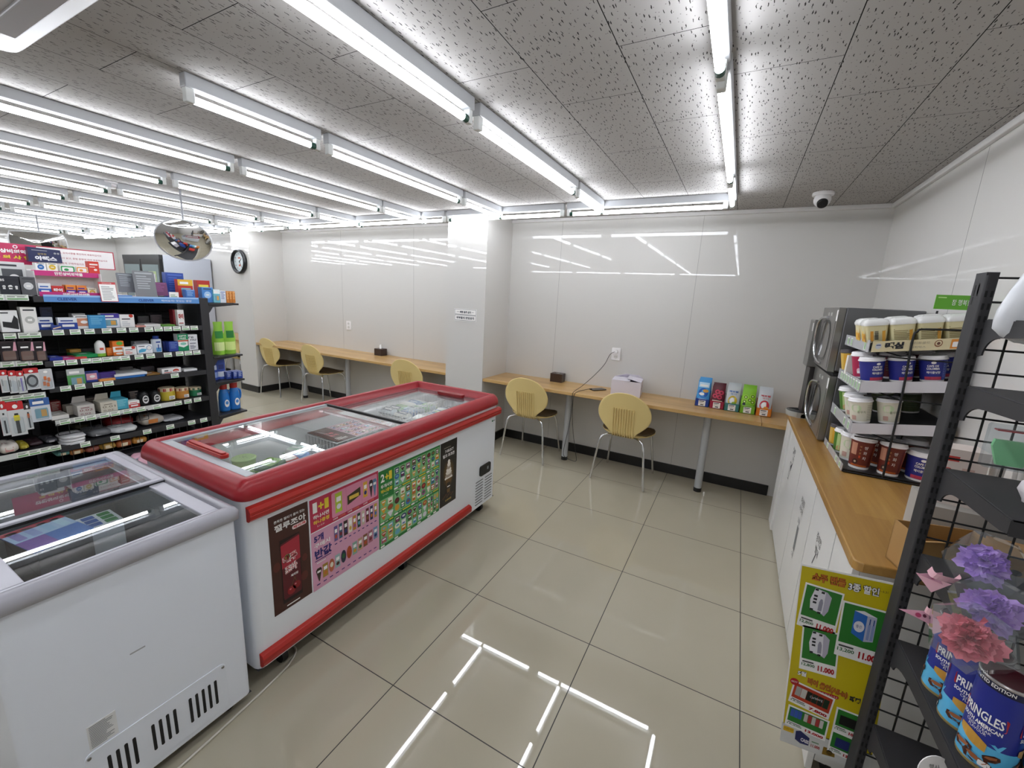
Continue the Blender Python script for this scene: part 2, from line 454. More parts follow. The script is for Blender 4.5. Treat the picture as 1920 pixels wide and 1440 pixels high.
# brown poster
mb = MB(); q = poster(mb, -.197, -.037, .266, .678, mat('42201a', .3)); Wd, Hd = .160, .412
q.text('쫀득한 젤리가 들어 있는', .02, .378, .0115, PW, 2, w=.125, bold=.02)
q.text('젤루조아', .02, .342, .028, PW, 2, w=.128, bold=.03)
q.rr(.09, .322, .15, .338, .006, mat('f0e0de', .4), 1); q.text('체리콕', .093, .324, .012, mat('c8323a', .4), 2, w=.054, bold=.03)
q.rect(.036, .030, .118, .302, mat('1d0d0c', .4), 1)
q.poly([(.038, .285), (.116, .297), (.114, .285), (.116, .06), (.113, .045), (.042, .045), (.039, .06), (.041, .272)], mat('5a1420', .3), 2)
q.poly([(.038, .278), (.116, .290), (.116, .19), (.04, .18)], mat('a8283a', .3), 3)
q.text('젤루', .044, .192, .036, mat('f3e6e6', .4), 4, w=.062, bold=.10, rot=.12); q.text('젤루', .045, .193, .034, mat('b52234', .4), 5, w=.060, bold=.0, rot=.12)
q.text('조아', .052, .148, .036, mat('f3e6e6', .4), 4, w=.052, bold=.10, rot=.12); q.text('조아', .053, .149, .034, mat('b52234', .4), 5, w=.050, bold=.0, rot=.12)
q.ell(.062, .222, .012, .011, mat('6aa04a', .4), 4); q.text('체리맛', .072, .128, .011, PW, 4, bold=.03)
for cx, cy, r in ((.072, .072, .018), (.094, .083, .016)): q.ell(cx, cy, r, r, mat('8e1a22', .3), 4); q.ell(cx-.005, cy+.006, .004, .003, mat('d8808a', .3), 5)
for a, b in (((.072, .088), (.088, .122)), ((.094, .098), (.086, .122))):
    q.poly([(a[0]-.0008, a[1]), (a[0]+.0008, a[1]), (b[0]+.0008, b[1]), (b[0]-.0008, b[1])], mat('6a5a30', .4), 4)
for cx, cy, rx, ry in ((.135, .18, .011, .016), (.02, .20, .014, .02), (.13, .10, .016, .02)): q.ell(cx, cy, rx, ry, mat('5c2620', .3), 1)
q.rect(.05, .012, .105, .0165, PW, 2)
tag(mb.obj('poster', fz), 'dark brown poster with a red ice bar packet')
PAL = ['c9742c', '3a6ab0', '4c2a20', 'ece6d2', 'd8a030', '2c6a3c', 'b84a2a', '7a1a2a', '25306e', 'd0a84c', 'a04a88', '6ab0c8', 'e0e0e6', '8a5a30']
def pack_icon(q, x, y, w, h, c, l=2, kind=0):
    m1 = mat(c, .35); m2 = mat(PAL[(int(x*9000)+kind) % len(PAL)], .35)
    if kind == 0:
        q.poly([(x, y), (x+w, y), (x+w*.95, y+h*.08), (x+w*.95, y+h*.92), (x+w, y+h), (x, y+h), (x+w*.05, y+h*.92), (x+w*.05, y+h*.08)], m1, l)
        q.rect(x+w*.2, y+h*.55, x+w*.8, y+h*.8, PW, l+1); q.ell(x+w/2, y+h*.3, w*.3, h*.14, m2, l+1, 10)
    elif kind == 1:
        q.poly([(x+w*.45, y), (x+w*.6, y), (x+w, y+h*.85), (x+w*.8, y+h), (x+w*.2, y+h), (x, y+h*.85)], m1, l); q.rect(x+w*.2, y+h*.65, x+w*.8, y+h*.8, PW, l+1)
    else:
        q.ell(x+w/2, y+h/2, w/2, h/2, m1, l, 14); q.ell(x+w/2, y+h*.55, w*.3, h*.2, m2, l+1, 10)
# pink poster, two panels
mb = MB(); q = poster(mb, -.030, .333, .262, .674, mat('d9a0bb', .3))
q.rect(0, .268, .363, .412, mat('b92c4e', .3), 1); q.rect(0, .266, .363, .270, PW, 2)
YEL = mat('ead33a', .4); ORG = mat('e8884a', .4); NVY = mat('2a2270', .4)
q.text('1', .013, .350, .045, PW, 2, w=.020, bold=.025); q.text('+', .038, .357, .030, YEL, 2, w=.026, bold=.03); q.text('1', .068, .350, .045, YEL, 2, w=.020, bold=.025)
q.text('하나사면', .013, .322, .018, PW, 2, w=.075, bold=.025); q.text('하나증정', .013, .298, .018, YEL, 2, w=.075, bold=.025); q.text('5.1~5.31', .030, .284, .007, PW, 2)
q.rr(.102, .288, .355, .402, .008, mat('d98aa6', .3), 2)
for sx in (.176, .262): q.rect(sx, .288, sx+.0012, .402, mat('c06a8c', .3), 3)
pack_icon(q, .118, .304, .038, .09, 'b4c83a', 3); q.poly([(.182, .315), (.255, .335), (.255, .375), (.182, .358)], mat('3a3218', .3), 3); q.rect(.192, .335, .245, .352, mat('d8b848', .4), 4)
pack_icon(q, .270, .312, .026, .075, 'e2ad3a', 3); pack_icon(q, .305, .298, .024, .085, '3a2a30', 3, 1); pack_icon(q, .326, .296, .026, .085, '5a7ea0', 3, 1)
for sx in (.106, .182, .270): q.text('2,200원', sx, .277, .008, PW, 2, bold=.02); q.text('→2,200원', sx+.032, .277, .008, ORG, 2, bold=.02)
q.text('5개', .012, .218, .032, NVY, 2, w=.045, bold=.035); q.text('구매시', .012, .192, .020, PW, 2, w=.075, bold=.03); q.text('반값', .012, .140, .044, NVY, 2, w=.082, bold=.04); q.rect(.012, .132, .09, .1355, NVY, 2); q.lines(.02, .118, .085, .127, 1, PW)
for i, c in enumerate(['6a5a98', '3a5a78', '33201c', 'e8e4d0', 'c48a2c', '27402c', 'c9b8a0', '6a1a2c', '2a2a58', 'c0a040']):
    pack_icon(q, .108+i*.0250, .176+.0008*i, .019+.003*(i in (2, 3)), .070, c, 2); q.rect(.110+i*.025, .160, .122+i*.025, .1645, NVY, 2)
for i, (c, k) in enumerate([('3a2a22', 1), ('b08a3a', 0), ('c46a4a', 2), ('9ab8b8', 0), ('2a2f48', 2), ('b04a22', 2), ('8ab0a0', 0), ('c8a080', 0), ('8a5a3c', 0), ('a86a78', 0), ('7a98b8', 0)]):
    pack_icon(q, .014+i*.0312, .036+.0035*i, .028, .062, c, 2, k); q.rect(.016+i*.0312, .020, .032+i*.0312, .0245, NVY, 2)
tag(mb.obj('poster', fz), 'pink poster with rows of ice bars and a 1+1 offer')
# green poster
mb = MB(); q = poster(mb, .336, .802, .256, .664, mat('1c7a34', .3)); LG = mat('7dbd80', .3)
q.text('2', .012, .348, .042, PW, 2, w=.024, bold=.03); q.text('+', .040, .354, .030, YEL, 2, w=.024, bold=.03); q.text('1', .066, .348, .044, YEL, 2, w=.020, bold=.025)
q.text('두개사면', .012, .316, .019, PW, 2, w=.075, bold=.025); q.text('하나증정', .012, .290, .019, YEL, 2, w=.075, bold=.025); q.text('5.1~5.31', .025, .276, .007, PW, 2)
rd = random.Random(4)
cells = [(.100, .222, .290, .395), (.226, .344, .290, .398), (.348, .458, .290, .398), (.006, .096, .140, .258), (.100, .222, .150, .275), (.226, .344, .150, .275), (.348, .458, .150, .275), (.006, .096, .016, .120), (.100, .190, .016, .128), (.194, .272, .016, .128), (.276, .356, .016, .128), (.360, .408, .016, .128), (.412, .458, .016, .128)]
for ci, (a, b, c, d) in enumerate(cells):
    q.rect(a, c, b, d, LG, 1); nx = max(2, int((b-a)/.036)); ny = 3
    for i in range(nx):
        for j in range(ny):
            w = (b-a)/nx; h = (d-c-.01)/ny; k = rd.choice((0, 0, 1, 2)); sc = rd.uniform(.72, .92)
            pack_icon(q, a+i*w+w*(1-sc)/2, c+.008+j*h, w*sc, h*.88, rd.choice(PAL), 2, k)
    q.text('1,800원', a+.03, c-.011, .0075, PW, 2, bold=.02) if c > .1 else None; q.rect(a, c-.012, a+.026, c-.003, PW, 2); q.rect(a+.06, c-.010, b-.003, c-.004, YEL, 2) if c > .1 else None
tag(mb.obj('poster', fz), 'green poster with many ice creams and a 2+1 offer')
# black cone poster
mb = MB(); q = poster(mb, .808, .967, .263, .664, mat('17120e', .3))
q.lines(.03, .362, .13, .368, 1, mat('b0a898', .4)); q.text('7-SELECT', .042, .335, .016, PW, 2, w=.082, bold=.03); q.text('밀크 초코콘', .022, .305, .021, PW, 2, w=.112, bold=.03)
q.ell(.08, .20, .055, .085, mat('3a2c12', .4), 1); q.ell(.08, .20, .042, .07, mat('58421a', .4), 1.5)
for i in range(7): q.ell(.08, .17+i*.017, .038-.0045*i, .014, mat(['efe9df', 'a89888', 'e9e2d6'][i % 3], .4), 2+i*.2)
q.poly([(.05, .165), (.11, .165), (.092, .075), (.068, .075)], mat('6a4a22', .4), 4); q.rect(.062, .10, .098, .14, mat('2a2018', .4), 5); q.rect(.066, .112, .094, .118, PW, 6)
for k in range(8): q.ell(.03+.013*k, .05+.008*(k % 3), .009, .006, mat('4a2e1e', .3), 2)
q.text('3,000원', .05, .022, .014, mat('c8a858', .4), 2, w=.06, bold=.02)
tag(mb.obj('poster', fz), 'black poster with a chocolate soft ice cone')
mb = MB().box(XF-.001, XF+.001, 1.375, 1.388, .66, .672, mat('2a6a4a', .4)); mb.box(XF-.001, XF+.001, 1.392, 1.412, .662, .670, GREYP); mb.obj('sticker', fz)
# sliding glass lids
def lid(parent, x0, x1, y0, y1, z, fr, mf, mg, handle=None, name='lid', bow=0.):
    f = MB()
    a, b, c, d = fr                                # frame widths x0, x1, y0, y1
    f.box(x0, x0+a, y0, y1, z-.012, z+.004, mf).box(x1-b, x1, y0, y1, z-.012, z+.004, mf)
    f.box(x0+a, x1-b, y0, y0+c, z-.012, z+.004, mf).box(x0+a, x1-b, y1-d, y1, z-.012, z+.004, mf)
    L = f.obj(name, parent, bevel=.003)
    g = MB(); n = 12; vs = []
    for i in range(n+1):
        t = i/n; xx = x0+a*.9+(x1-b*.9-x0-a*.9)*t
        vs += [(xx, y0+c*.9, z+bow*4*t*(1-t)), (xx, y1-d*.9, z+bow*4*t*(1-t))]
    g.add(vs, [(2*i, 2*i+2, 2*i+3, 2*i+1) for i in range(n)], mg, True)
    g.obj('glass_pane', L)
    return L
GREYL = mat('a9adb2', .35)
L1 = lid(fz, -1.092, -.458, -.228, .585, .832, (.022, .018, .036, .006), GREYL, GLASS)
hb = MB().rbox(-.965, -.690, -.192, -.160, .836, .852, .014, REDT, 'z'); hb.rbox(-.955, -.700, -.186, -.166, .852, .858, .009, REDT, 'z'); hb.obj('handle', L1, bevel=.003)
L2 = lid(fz, -1.066, -.484, .545, 1.375, .806, (.016, .016, .012, .03), mat('7c2a30', .35), GLASSF)
hb = MB().rbox(-.830, -.610, 1.29, 1.335, .808, .832, .018, REDD, 'z'); hb.obj('handle', L2, bevel=.004)
MB().box(-1.092, -.458, .578, .590, .825, .838, BLACK).obj('seal_strip', L1)

# frozen goods inside
def packet(name, label, cat, group, loc, size, c1, c2, rz=0., tilt=0.):
    mb = MB(); w, d, h = size; m1 = mat(c1, .3); m2 = mat(c2, .3)
    mb.ellipsoid((0, 0, 0), w/2, d/2, h/2, m1, 12, 6, .45)
    mb.box(-w*.5, w*.5, -d*.53, -d*.47, -.002, .002, m2); mb.box(-w*.5, w*.5, d*.47, d*.53, -.002, .002, m2)
    q = mb.panel((-w*.36, -d*.34, h/2+.0005), (1, 0, 0), (0, 1, 0))
    q.rr(0, 0, w*.72, d*.68, min(w, d)*.12, m2, 1); q.rect(w*.1, d*.3, w*.62, d*.46, PW, 2)
    o = mb.obj(name, loc=loc); o.rotation_euler = (tilt, 0, rz)
    return tag(o, label, cat, group)
def wire_basket(x0, x1, y0, y1, z0, z1, label):
    mb = MB(); Wm = mat('e6e8ea', .35); r = .0018
    for z in (z0, (z0+z1)/2, z1): mb.tube([(x0, y0, z), (x1, y0, z), (x1, y1, z), (x0, y1, z)], r*1.5, 5, Wm, closed=True)
    n = 14; k = 10
    for i in range(n+1):
        y = y0+(y1-y0)*i/n
        mb.tube([(x0, y, z1), (x0, y, z0), (x1, y, z0), (x1, y, z1)], r, 4, Wm)
    for i in range(k+1):
        x = x0+(x1-x0)*i/k; mb.tube([(x, y0, z1), (x, y0, z0), (x, y1, z0), (x, y1, z1)], r, 4, Wm)
    return tag(mb.obj('wire_basket'), label, 'basket', 'white wire baskets inside the red rimmed freezer')
wire_basket(-1.06, -.80, .95, 1.37, .52, .765, 'white wire basket at the far wall side corner of the long freezer')
wire_basket(-.78, -.50, .95, 1.37, .52, .765, 'white wire basket at the far aisle side corner of the freezer by the dark handle')
wire_basket(-.78, -.50, .60, .92, .50, .735, 'white wire basket under the sliding lid seam, aisle side')
wire_basket(-1.06, -.80, .42, .92, .50, .700, 'white wire basket under the brown and pink sheets at the wall side')
rd = random.Random(11)
names = {'c6d2da': 'pale blue', 'e6e4de': 'white', '9cc59a': 'pale green', 'd8a89a': 'salmon', '6a88b0': 'steel blue', 'b8402e': 'red', '8a5a3a': 'brown'}
for bx0, bx1, by0, by1, zt, cols, where in [(-1.06, -.80, .95, 1.37, .735, ['c6d2da', 'e6e4de', '9cc59a', '6a88b0', 'c6d2da'], 'far wall side basket'), (-.78, -.50, .95, 1.37, .725, ['e6e4de', 'd8a89a', '6a88b0', 'c6d2da'], 'far corner basket by the dark handle'), (-.78, -.50, .60, .92, .69, ['d8a89a', 'e6e4de', 'b8402e', 'c6d2da'], 'basket under the lid seam')]:
    ny = int((by1-by0)/.062); nx = 2
    for i in range(nx):
        for j in range(ny):
            c = cols[(i+2*j) % len(cols)]
            packet('ice_cream_packet', '%s ice cream packet in the %s' % (names[c], where), 'ice cream', 'ice creams in the '+where,
                   (bx0+.07+i*.125, by0+.04+j*.0625, zt-.018+rd.uniform(-.006, .008)), (.118, .066, .038), c, rd.choice(['f0f0ee', '5a88b8', '8ab870', '3c4a5a']), rd.uniform(-.12, .12), rd.uniform(-.3, .3))
    tag(MB().box(bx0+.008, bx1-.008, by0+.008, by1-.008, .53, zt-.045, mat('c9cfd2', .6)).obj('frozen_carton'), 'plain pale carton filling the lower part of the '+where, 'carton')
for i in range(5):
    packet('ice_bar_packet', '%s ice bar carton standing deep at the wall side of the near freezer half' % ['purple', 'dark red', 'orange red', 'violet', 'maroon'][i], 'ice cream', 'ice bars at the wall side', (-1.005, -.10+i*.092, .44), (.12, .082, .05), ['5a3a78', '8e2430', 'c85a34', '6a4a8c', '741c26'][i], ['c8a0c8', 'e0c0a0', 'f0e0c0', 'c03040', 'd8b0a0'][i], 0, .1)
CUPZ = .595
mb = MB().lathe([(.036, 0), (.044, .05), (.05, .095), (.052, .098), (.052, .104), (.046, .107)], 24, (-.985, .045, CUPZ), [mat('a9c48a', .25)]); q = mb.panel((-1.025, .005, CUPZ+.1075), (1, 0, 0), (0, 1, 0))
for i in range(9): q.ell(.04+.013*cos(i*2.4)*(i/6), .04+.013*sin(i*2.4)*(i/6), .003, .002, mat('2c4a20', .4), 1, 8)
tag(mb.obj('ice_cup'), 'pale green ice cup with dark seeds on its lid in the near freezer half', 'ice cream')
mb = MB().lathe([(.036, 0), (.044, .05), (.05, .095), (.052, .098), (.052, .104), (.046, .107)], 24, (-.99, .045, CUPZ-.107), [mat('b4cc98', .25)])
tag(mb.obj('ice_cup'), 'pale green ice cup underneath the one with dark seeds on its lid', 'ice cream')
tag(MB().box(-1.06, -.80, -.12, .34, .405, CUPZ-.108, mat('ccd2d4', .6)).obj('frozen_carton'), 'low pale carton under the green ice cups in the near freezer half', 'carton')
for lb, x, y, z, sz, c1, c2, rz in [('dark green leaf patterned packet beside the green ice cups', -.875, .105, .66, (.11, .12, .05), '3c5c34', '7aa050', .3), ('red and white packet past the green leaf packet', -.87, .195, .655, (.10, .08, .045), 'b8423a', 'e8dcd6', -.2), ('blue packet next to the red and white packet', -.88, .265, .655, (.08, .07, .045), '4a78b8', 'a8c4e0', .2), ('cream packet with red print between the ice cups and the grey lid frame', -.93, -.04, .64, (.09, .07, .04), 'cfc6b4', 'a85a58', .1), ('pale packet with fine print next to the blue packet', -.98, .31, .65, (.10, .08, .04), 'e0e4e4', 'b0c8b8', .3)]:
    packet('ice_cream_packet', lb, 'ice cream', None, (x, y, z), sz, c1, c2, rz, .08)
tag(MB().box(-.94, -.82, .06, .31, .488, .63, mat('c4cacc', .6)).obj('frozen_carton'), 'pale carton under the green, red and blue ice cream packets', 'carton')
mb = MB().box(-1.055, -.80, .43, .55, .703, .705, mat('4a2420', .4)); q = mb.panel((-.80, .43, .7055), (0, 1, 0), (-1, 0, 0)); q.text('젤루', .03, .13, .03, mat('c85a62', .4), 1, bold=.05); q.text('조아', .03, .09, .03, mat('c85a62', .4), 1, bold=.05); q.lines(.02, .02, .09, .06, 3, PW)  # flat brown sheet with red lettering, below the lid glass
tag(mb.obj('printed_sheet'), 'brown sheet with red lettering on the basket under the freezer glass', 'poster')
mb = MB().box(-1.055, -.80, .555, .87, .703, .705, mat('d6b2bf', .4)); q = mb.panel((-.80, .555, .7055), (0, 1, 0), (-1, 0, 0))  # flat pink sheet with rows of small packs, below the lid glass
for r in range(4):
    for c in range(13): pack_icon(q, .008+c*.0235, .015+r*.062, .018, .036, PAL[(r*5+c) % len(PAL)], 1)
tag(mb.obj('printed_sheet'), 'pink sheet with rows of small pictures under the freezer glass', 'poster')

# ------------------------------------------------------------------ grey rimmed freezer in the foreground
FG = (-1.265, -.392, -.845, -.312)
f2 = thing('chest_freezer', 'white chest freezer with grey sliding lid frames and a slotted grille, in the near corner', 'freezer')
LIN2 = mat('7d8084', .35, .2)
freezer_body(FG, .045, .742, .34, .055, mat('e6ebf5', .32), LIN2, .02, 'body', f2)
RIMG = mat('aaa9b1', .32); FO2 = (-1.28, -.380, -.858, -.300)
mb = MB()
loft(mb, [inset(FO2, .010, .735, .02), inset(FO2, 0, .740, .02), inset(FO2, 0, .765, .02), inset(FO2, .008, .778, .02), inset(FO2, .018, .783, .02), inset(FO2, .034, .783, .02), inset(FO2, .036, .776, .02), inset(FO2, .036, .768, .02), inset(FO2, .060, .766, .02), inset(FO2, .062, .735, .02)], RIMG)
mb.obj('rim', f2)
FRM = mat('b9b8c2', .28)
A = lid(f2, -1.243, -.800, -.820, -.338, .782, (.026, .022, .03, .030), FRM, GLASS)
B = lid(f2, -.835, -.420, -.820, -.340, .770, (.012, .022, .050, .046), FRM, GLASS)
MB().box(-.806, -.799, -.82, -.338, .770, .779, BLACK).obj('seal_strip', A)
XG = -.392
mb = MB().rbox(XG-.002, XG+.0025, -.742, -.388, .062, .240, .018, mat('e4e9f3', .32), 'x')
for gx in (-.694, -.598, -.512):
    pass
for y0, n in ((-.700, 4), (-.600, 4), (-.502, 5)):
    for i in range(n):
        a = y0+i*.0185
        mb.rbox(XG+.002, XG+.0035, a, a+.0085, .102, .196, .004, mat('101014', .6), 'x', 3)
for yy, zz in ((-.733, .226), (-.397, .226)): mb.cyl((XG+.002, yy, zz), (XG+.005, yy, zz), .005, .004, 10, STEEL)
mb.obj('grille_plate', f2, bevel=.0012)
mb = MB().box(XG-.001, XG+.001, -.728, -.668, .246, .322, mat('e2e3e4', .4)); q = mb.panel((XG+.0012, -.728, .246), (0, 1, 0), (0, 0, 1)); q.lines(.004, .003, .056, .073, 14, mat('8a8d92', .5), 1)
mb.obj('rating_label', f2)
mb = MB().box(XG-.001, XG+.0006, -.62, -.585, .462, .466, mat('a4a6ac', .5)); mb.obj('scuff_mark', f2)
for x in (-.45, -1.2):
    for y in (-.78, -.37): MB().cyl((x, y, 0), (x, y, .046), .022, .022, 12, BLACK).obj('foot', f2)
# its contents
mb = MB().box(-.10, .10, -.04, .04, 0, .22, mat('8a4a34', .6)); tag(mb.obj('carton', loc=(-1.09, -.755, .345)), 'reddish brown carton deep in the grey rimmed freezer at the picture edge', 'carton')
mb = MB().box(-.11, .11, -.08, .08, 0, .004, mat('4f79c4', .35)); q = mb.panel((-.11, -.08, .0045), (1, 0, 0), (0, 1, 0)); q.rect(.0, 0, .11, .16, mat('a9c4e6', .35), 1); q.rect(.11, 0, .22, .07, mat('7a55a8', .35), 1)  # flat sheet in blue and violet fields, below the rear lid
for i in range(4): q.rr(.01, .012+.037*i, .10, .036+.037*i, .006, mat(['8e86c8', '9aa8dc', '9cc0e4', 'b4d4ea'][i], .35), 2)
q.rect(0, -.0, .03, .16, mat('b0384a', .4), 2)
tag(MB().box(-.10, .10, -.07, .07, 0, .276, mat('6a6c70', .6)).obj('storage_carton', loc=(-1.02, -.60, .3415), rot=(0, 0, .15)), 'grey carton under the blue and violet sheet in the grey rimmed freezer', 'carton')
o = tag(mb.obj('printed_sheet', loc=(-1.02, -.60, .62)), 'blue and violet patterned sheet in the grey rimmed freezer', 'poster'); o.rotation_euler = (0, 0, .15)
mb = MB().box(-.06, .06, -.05, .05, -.209, .05, mat('dfe6ee', .35)); q = mb.panel((-.055, -.045, .0505), (1, 0, 0), (0, 1, 0))
for i in range(3): q.rr(.005+.037*i, .005, .036+.037*i, .04, .004, mat('3e62b0', .4), 1); q.rr(.005+.037*i, .05, .036+.037*i, .085, .004, mat('3f8a50', .4), 1)
tag(mb.obj('frozen_carton', loc=(-1.05, -.46, .55)), 'white carton with blue and green tiles in the grey rimmed freezer', 'carton')
for i, (x, y, c, lb) in enumerate([(-.62, -.50, '9a9da0', 'grey frosted bag near the far end of the front freezer lid'), (-.68, -.62, '85888c', 'darker frosted bag in the middle under the front freezer lid'), (-.52, -.72, '4a5fae', 'blue frosted bag at the near end under the front freezer lid'), (-.56, -.40, 'b4b6ba', 'pale frosted bag in the far front corner of the grey rimmed freezer')]):
    mb = MB().ellipsoid((0, 0, 0), .09, .075, .045, mat(c, .3), 14, 8, .8, .14); tag(mb.obj('frozen_bag', loc=(x, y, .385)), lb, 'bag')
# power strip and cord on the floor
mb = MB().rbox(-.98, -.915, -.86, -.62, 0, .03, .012, mat('ecebe8', .35)); 
for i in range(3): mb.cyl((-.948, -.81+i*.075, .03), (-.948, -.81+i*.075, .0306), .018, .018, 14, mat('c9c8c6', .5))
tag(mb.obj('power_strip', bevel=.003, loc=(.0, -.02, 0)), 'white power strip on the floor at the near side of the foreground freezer', 'power strip')
def smooth_path(pts, n=8):
    P = [Vector(p) for p in pts]; P = [P[0]]+P+[P[-1]]; o = []
    for i in range(1, len(P)-2):
        for k in range(n):
            t = k/n; a, b, c, d = P[i-1:i+3]
            o.append(.5*((2*b)+(-a+c)*t+(2*a-5*b+4*c-d)*t*t+(-a+3*b-3*c+d)*t**3))
    o.append(P[-2]); return o
mb = MB().tube(smooth_path([(-.60, -.12, .0045), (-.48, -.085, .0045), (-.425, -.14, .0045), (-.400, -.25, .0045), (-.385, -.36, .0045), (-.372, -.47, .0045), (-.362, -.60, .0045), (-.37, -.80, .0045), (-.42, -.92, .0045), (-.9, -.95, .0045)]), .0042, 8, mat('c9c5b8', .4))
tag(mb.obj('extension_cable'), 'pale cord lying on the floor along the foreground freezer', 'cord')

# ------------------------------------------------------------------ left gondola shelving
GX, GB = -2.9, -3.32                     # shelf front, centre panel
SHF = {1: 1.363, 2: 1.15, 3: .949, 4: .778, 5: .553, 6: .37}
SHN = {11: 1.369, 12: 1.138, 13: .967, 14: .754, 15: .387}
gd = thing('gondola_shelf', 'black double sided gondola shelving with two bays of small household goods', 'shelf')
for y in (-1.04, -.105, .828):
    mb = MB().box(GX-.040, GX+.004, y, y+.062, 0, 1.374, RACK) if y > .5 else MB().box(GB-.01, GB+.05, y-.02, y+.02, 0, 1.374, RACK)
    mb.obj('post', gd, bevel=.003)
MB().box(GB-.42, GX, -1.06, .86, 0, .09, RACK).obj('base', gd)
MB().box(GB-.012, GB, -1.04, .85, .09, 1.36, mat('1d1c1d', .7)).obj('back_panel', gd)
mb = MB(); WIRE = mat('161617', .5)
for i in range(18): mb.tube([(GB+.03, -.98+i*.106, .12), (GB+.03, -.98+i*.106, 1.36)], .0022, 4, WIRE)
for i in range(24): mb.tube([(GB+.03, -1.0, .15+i*.052), (GB+.03, .85, .15+i*.052)], .0022, 4, WIRE)
mb.obj('wire_panel', gd)
TAGS = {2: [-.01, .07, .14, .23, .31, .38, .47, .53, .59, .65, .71, .77], 3: [-.03, .03, .10, .155, .21, .26, .31, .39, .46, .57, .65, .71, .77], 4: [-.02, .05, .14, .20, .60],
        5: [-.05, .02, .08, .15, .21, .28, .36, .46, .60, .67, .74], 6: [.03, .19, .38, .53, .68, .77], 11: [-.24, -.18, -.14], 12: [-.22, -.16, -.115], 13: [-.25, -.19, -.13], 14: [-.28, -.235, -.19, -.145], 15: [-.26, -.21, -.16, -.115]}
rdt = random.Random(3)
def tag_mesh():
    mb = MB().box(0, .0018, -.026, .026, -.017, .017, TAGW); q = mb.panel((.002, -.026, -.017), (0, 1, 0), (0, 0, 1))
    q.rect(.004, .004, .048, .013, TAGG, 1); q.rect(.004, .019, .036, .023, mat('6b7068', .5), 1); q.rect(.004, .026, .044, .030, mat('9aa096', .5), 1); return mb
tproto = None
for k, z in list(SHF.items())+list(SHN.items()):
    y0, y1 = (-.095, .83) if k < 10 else (-1.03, -.115)
    sh = MB().box(GB+.01, GX-.004, y0, y1, z-.024, z-.002, RACK).box(GX-.006, GX, y0, y1, z-.036, z+.001, RACK).obj('shelf_board', gd, bevel=.0015)
    if k == 1:
        m = MB().box(GX, GX+.002, y0+.045, y1-.005, z-.034, z+.012, mat('5d93d2', .35)); q = m.panel((GX+.0022, y0+.045, z-.034), (0, 1, 0), (0, 0, 1))
        q.rect(0, .034, .87, .046, mat('9cc2ec', .35), 1); q.text('CLEEVER', .06, .010, .018, mat('2a4a8c', .4), 2, bold=.03); q.text('CLEEVER', .48, .010, .018, mat('2a4a8c', .4), 2, bold=.03); q.text('먹어보자! 맛있는 영양', .62, .010, .016, PW, 2, w=.2)
        m.obj('price_rail', sh)
    if k in (5, 14, 15, 13, 11): MB().box(GX, GX+.0012, y0, y1 if k != 5 else .60, z-.034, z+.002, mat('cfd2cf', .3)).obj('price_rail', sh)
    for ty in TAGS.get(k, []):
        if tproto is None: tproto = tag_mesh().obj('price_tag', sh); o = tproto
        else: o = tproto.copy(); COL.objects.link(o); o.parent = sh
        o.location = (GX+.0016, ty, z-.016+rdt.uniform(-.001, .001)); o.rotation_euler = (0, -.12 if k < 7 else 0, 0)
# wire guard baskets
mb = MB()
for z0, z1, y0, y1 in ((.45, .525, -.09, .40), (.255, .335, -.09, .80)):
    for z in (z0, z1): mb.tube([(GX+.002, y0, z), (GX+.002, y1, z)], .0025, 4, WIRE)
    n = int((y1-y0)/.05)
    for i in range(n+1): mb.tube([(GX+.002, y0+(y1-y0)*i/n, z0), (GX+.002, y0+(y1-y0)*i/n, z1)], .002, 4, WIRE)
mb.obj('wire_guard', gd)
MB().box(GB+.01, GX-.004, -.095, .83, .195, .213, RACK).obj('shelf_board', gd)
mb = MB()
for z in (1.115, .955, .735): 
    for y in (-.25, -.21, -.175, -.14): mb.tube([(GB+.03, y, z-.02), (GX+.03, y, z-.02), (GX+.036, y, z-.012)], .0022, 4, mat('8a8b8e', .3, .8))
mb.obj('hook_rail', gd)
# end cap shelves at the far end
ec = thing('end_shelf', 'black end shelves fixed to the far end of the gondola, open to the tables', 'shelf')
ECZ = [1.335, .885, .660, .362]
for z in ECZ:
    s = MB().prism([(GX+.0, .895, z-.018), (GX-.02, 1.145, z-.018), (GX-.75, 1.145, z-.018), (GX-.75, .895, z-.018)], (0, 0, .016), RACK).obj('shelf_board', ec, bevel=.002)
    MB().prism([(GX-.012, .895, z-.018), (GX-.012, 1.10, z-.018), (GX-.012, .93, z-.036), (GX-.012, .905, z-.075), (GX-.012, .895, z-.085)], (-.004, 0, 0), RACK).obj('bracket', s)
MB().box(GX-.80, GX-.70, .865, .895, 0, 1.36, RACK).obj('post', ec); MB().box(GX-.75, GX-.05, .868, .885, .1, 1.33, mat('4a4a4c', .6)).obj('back_panel', ec); MB().box(GX-.75, GX-.02, .896, 1.14, 0, .09, RACK).obj('base', ec)

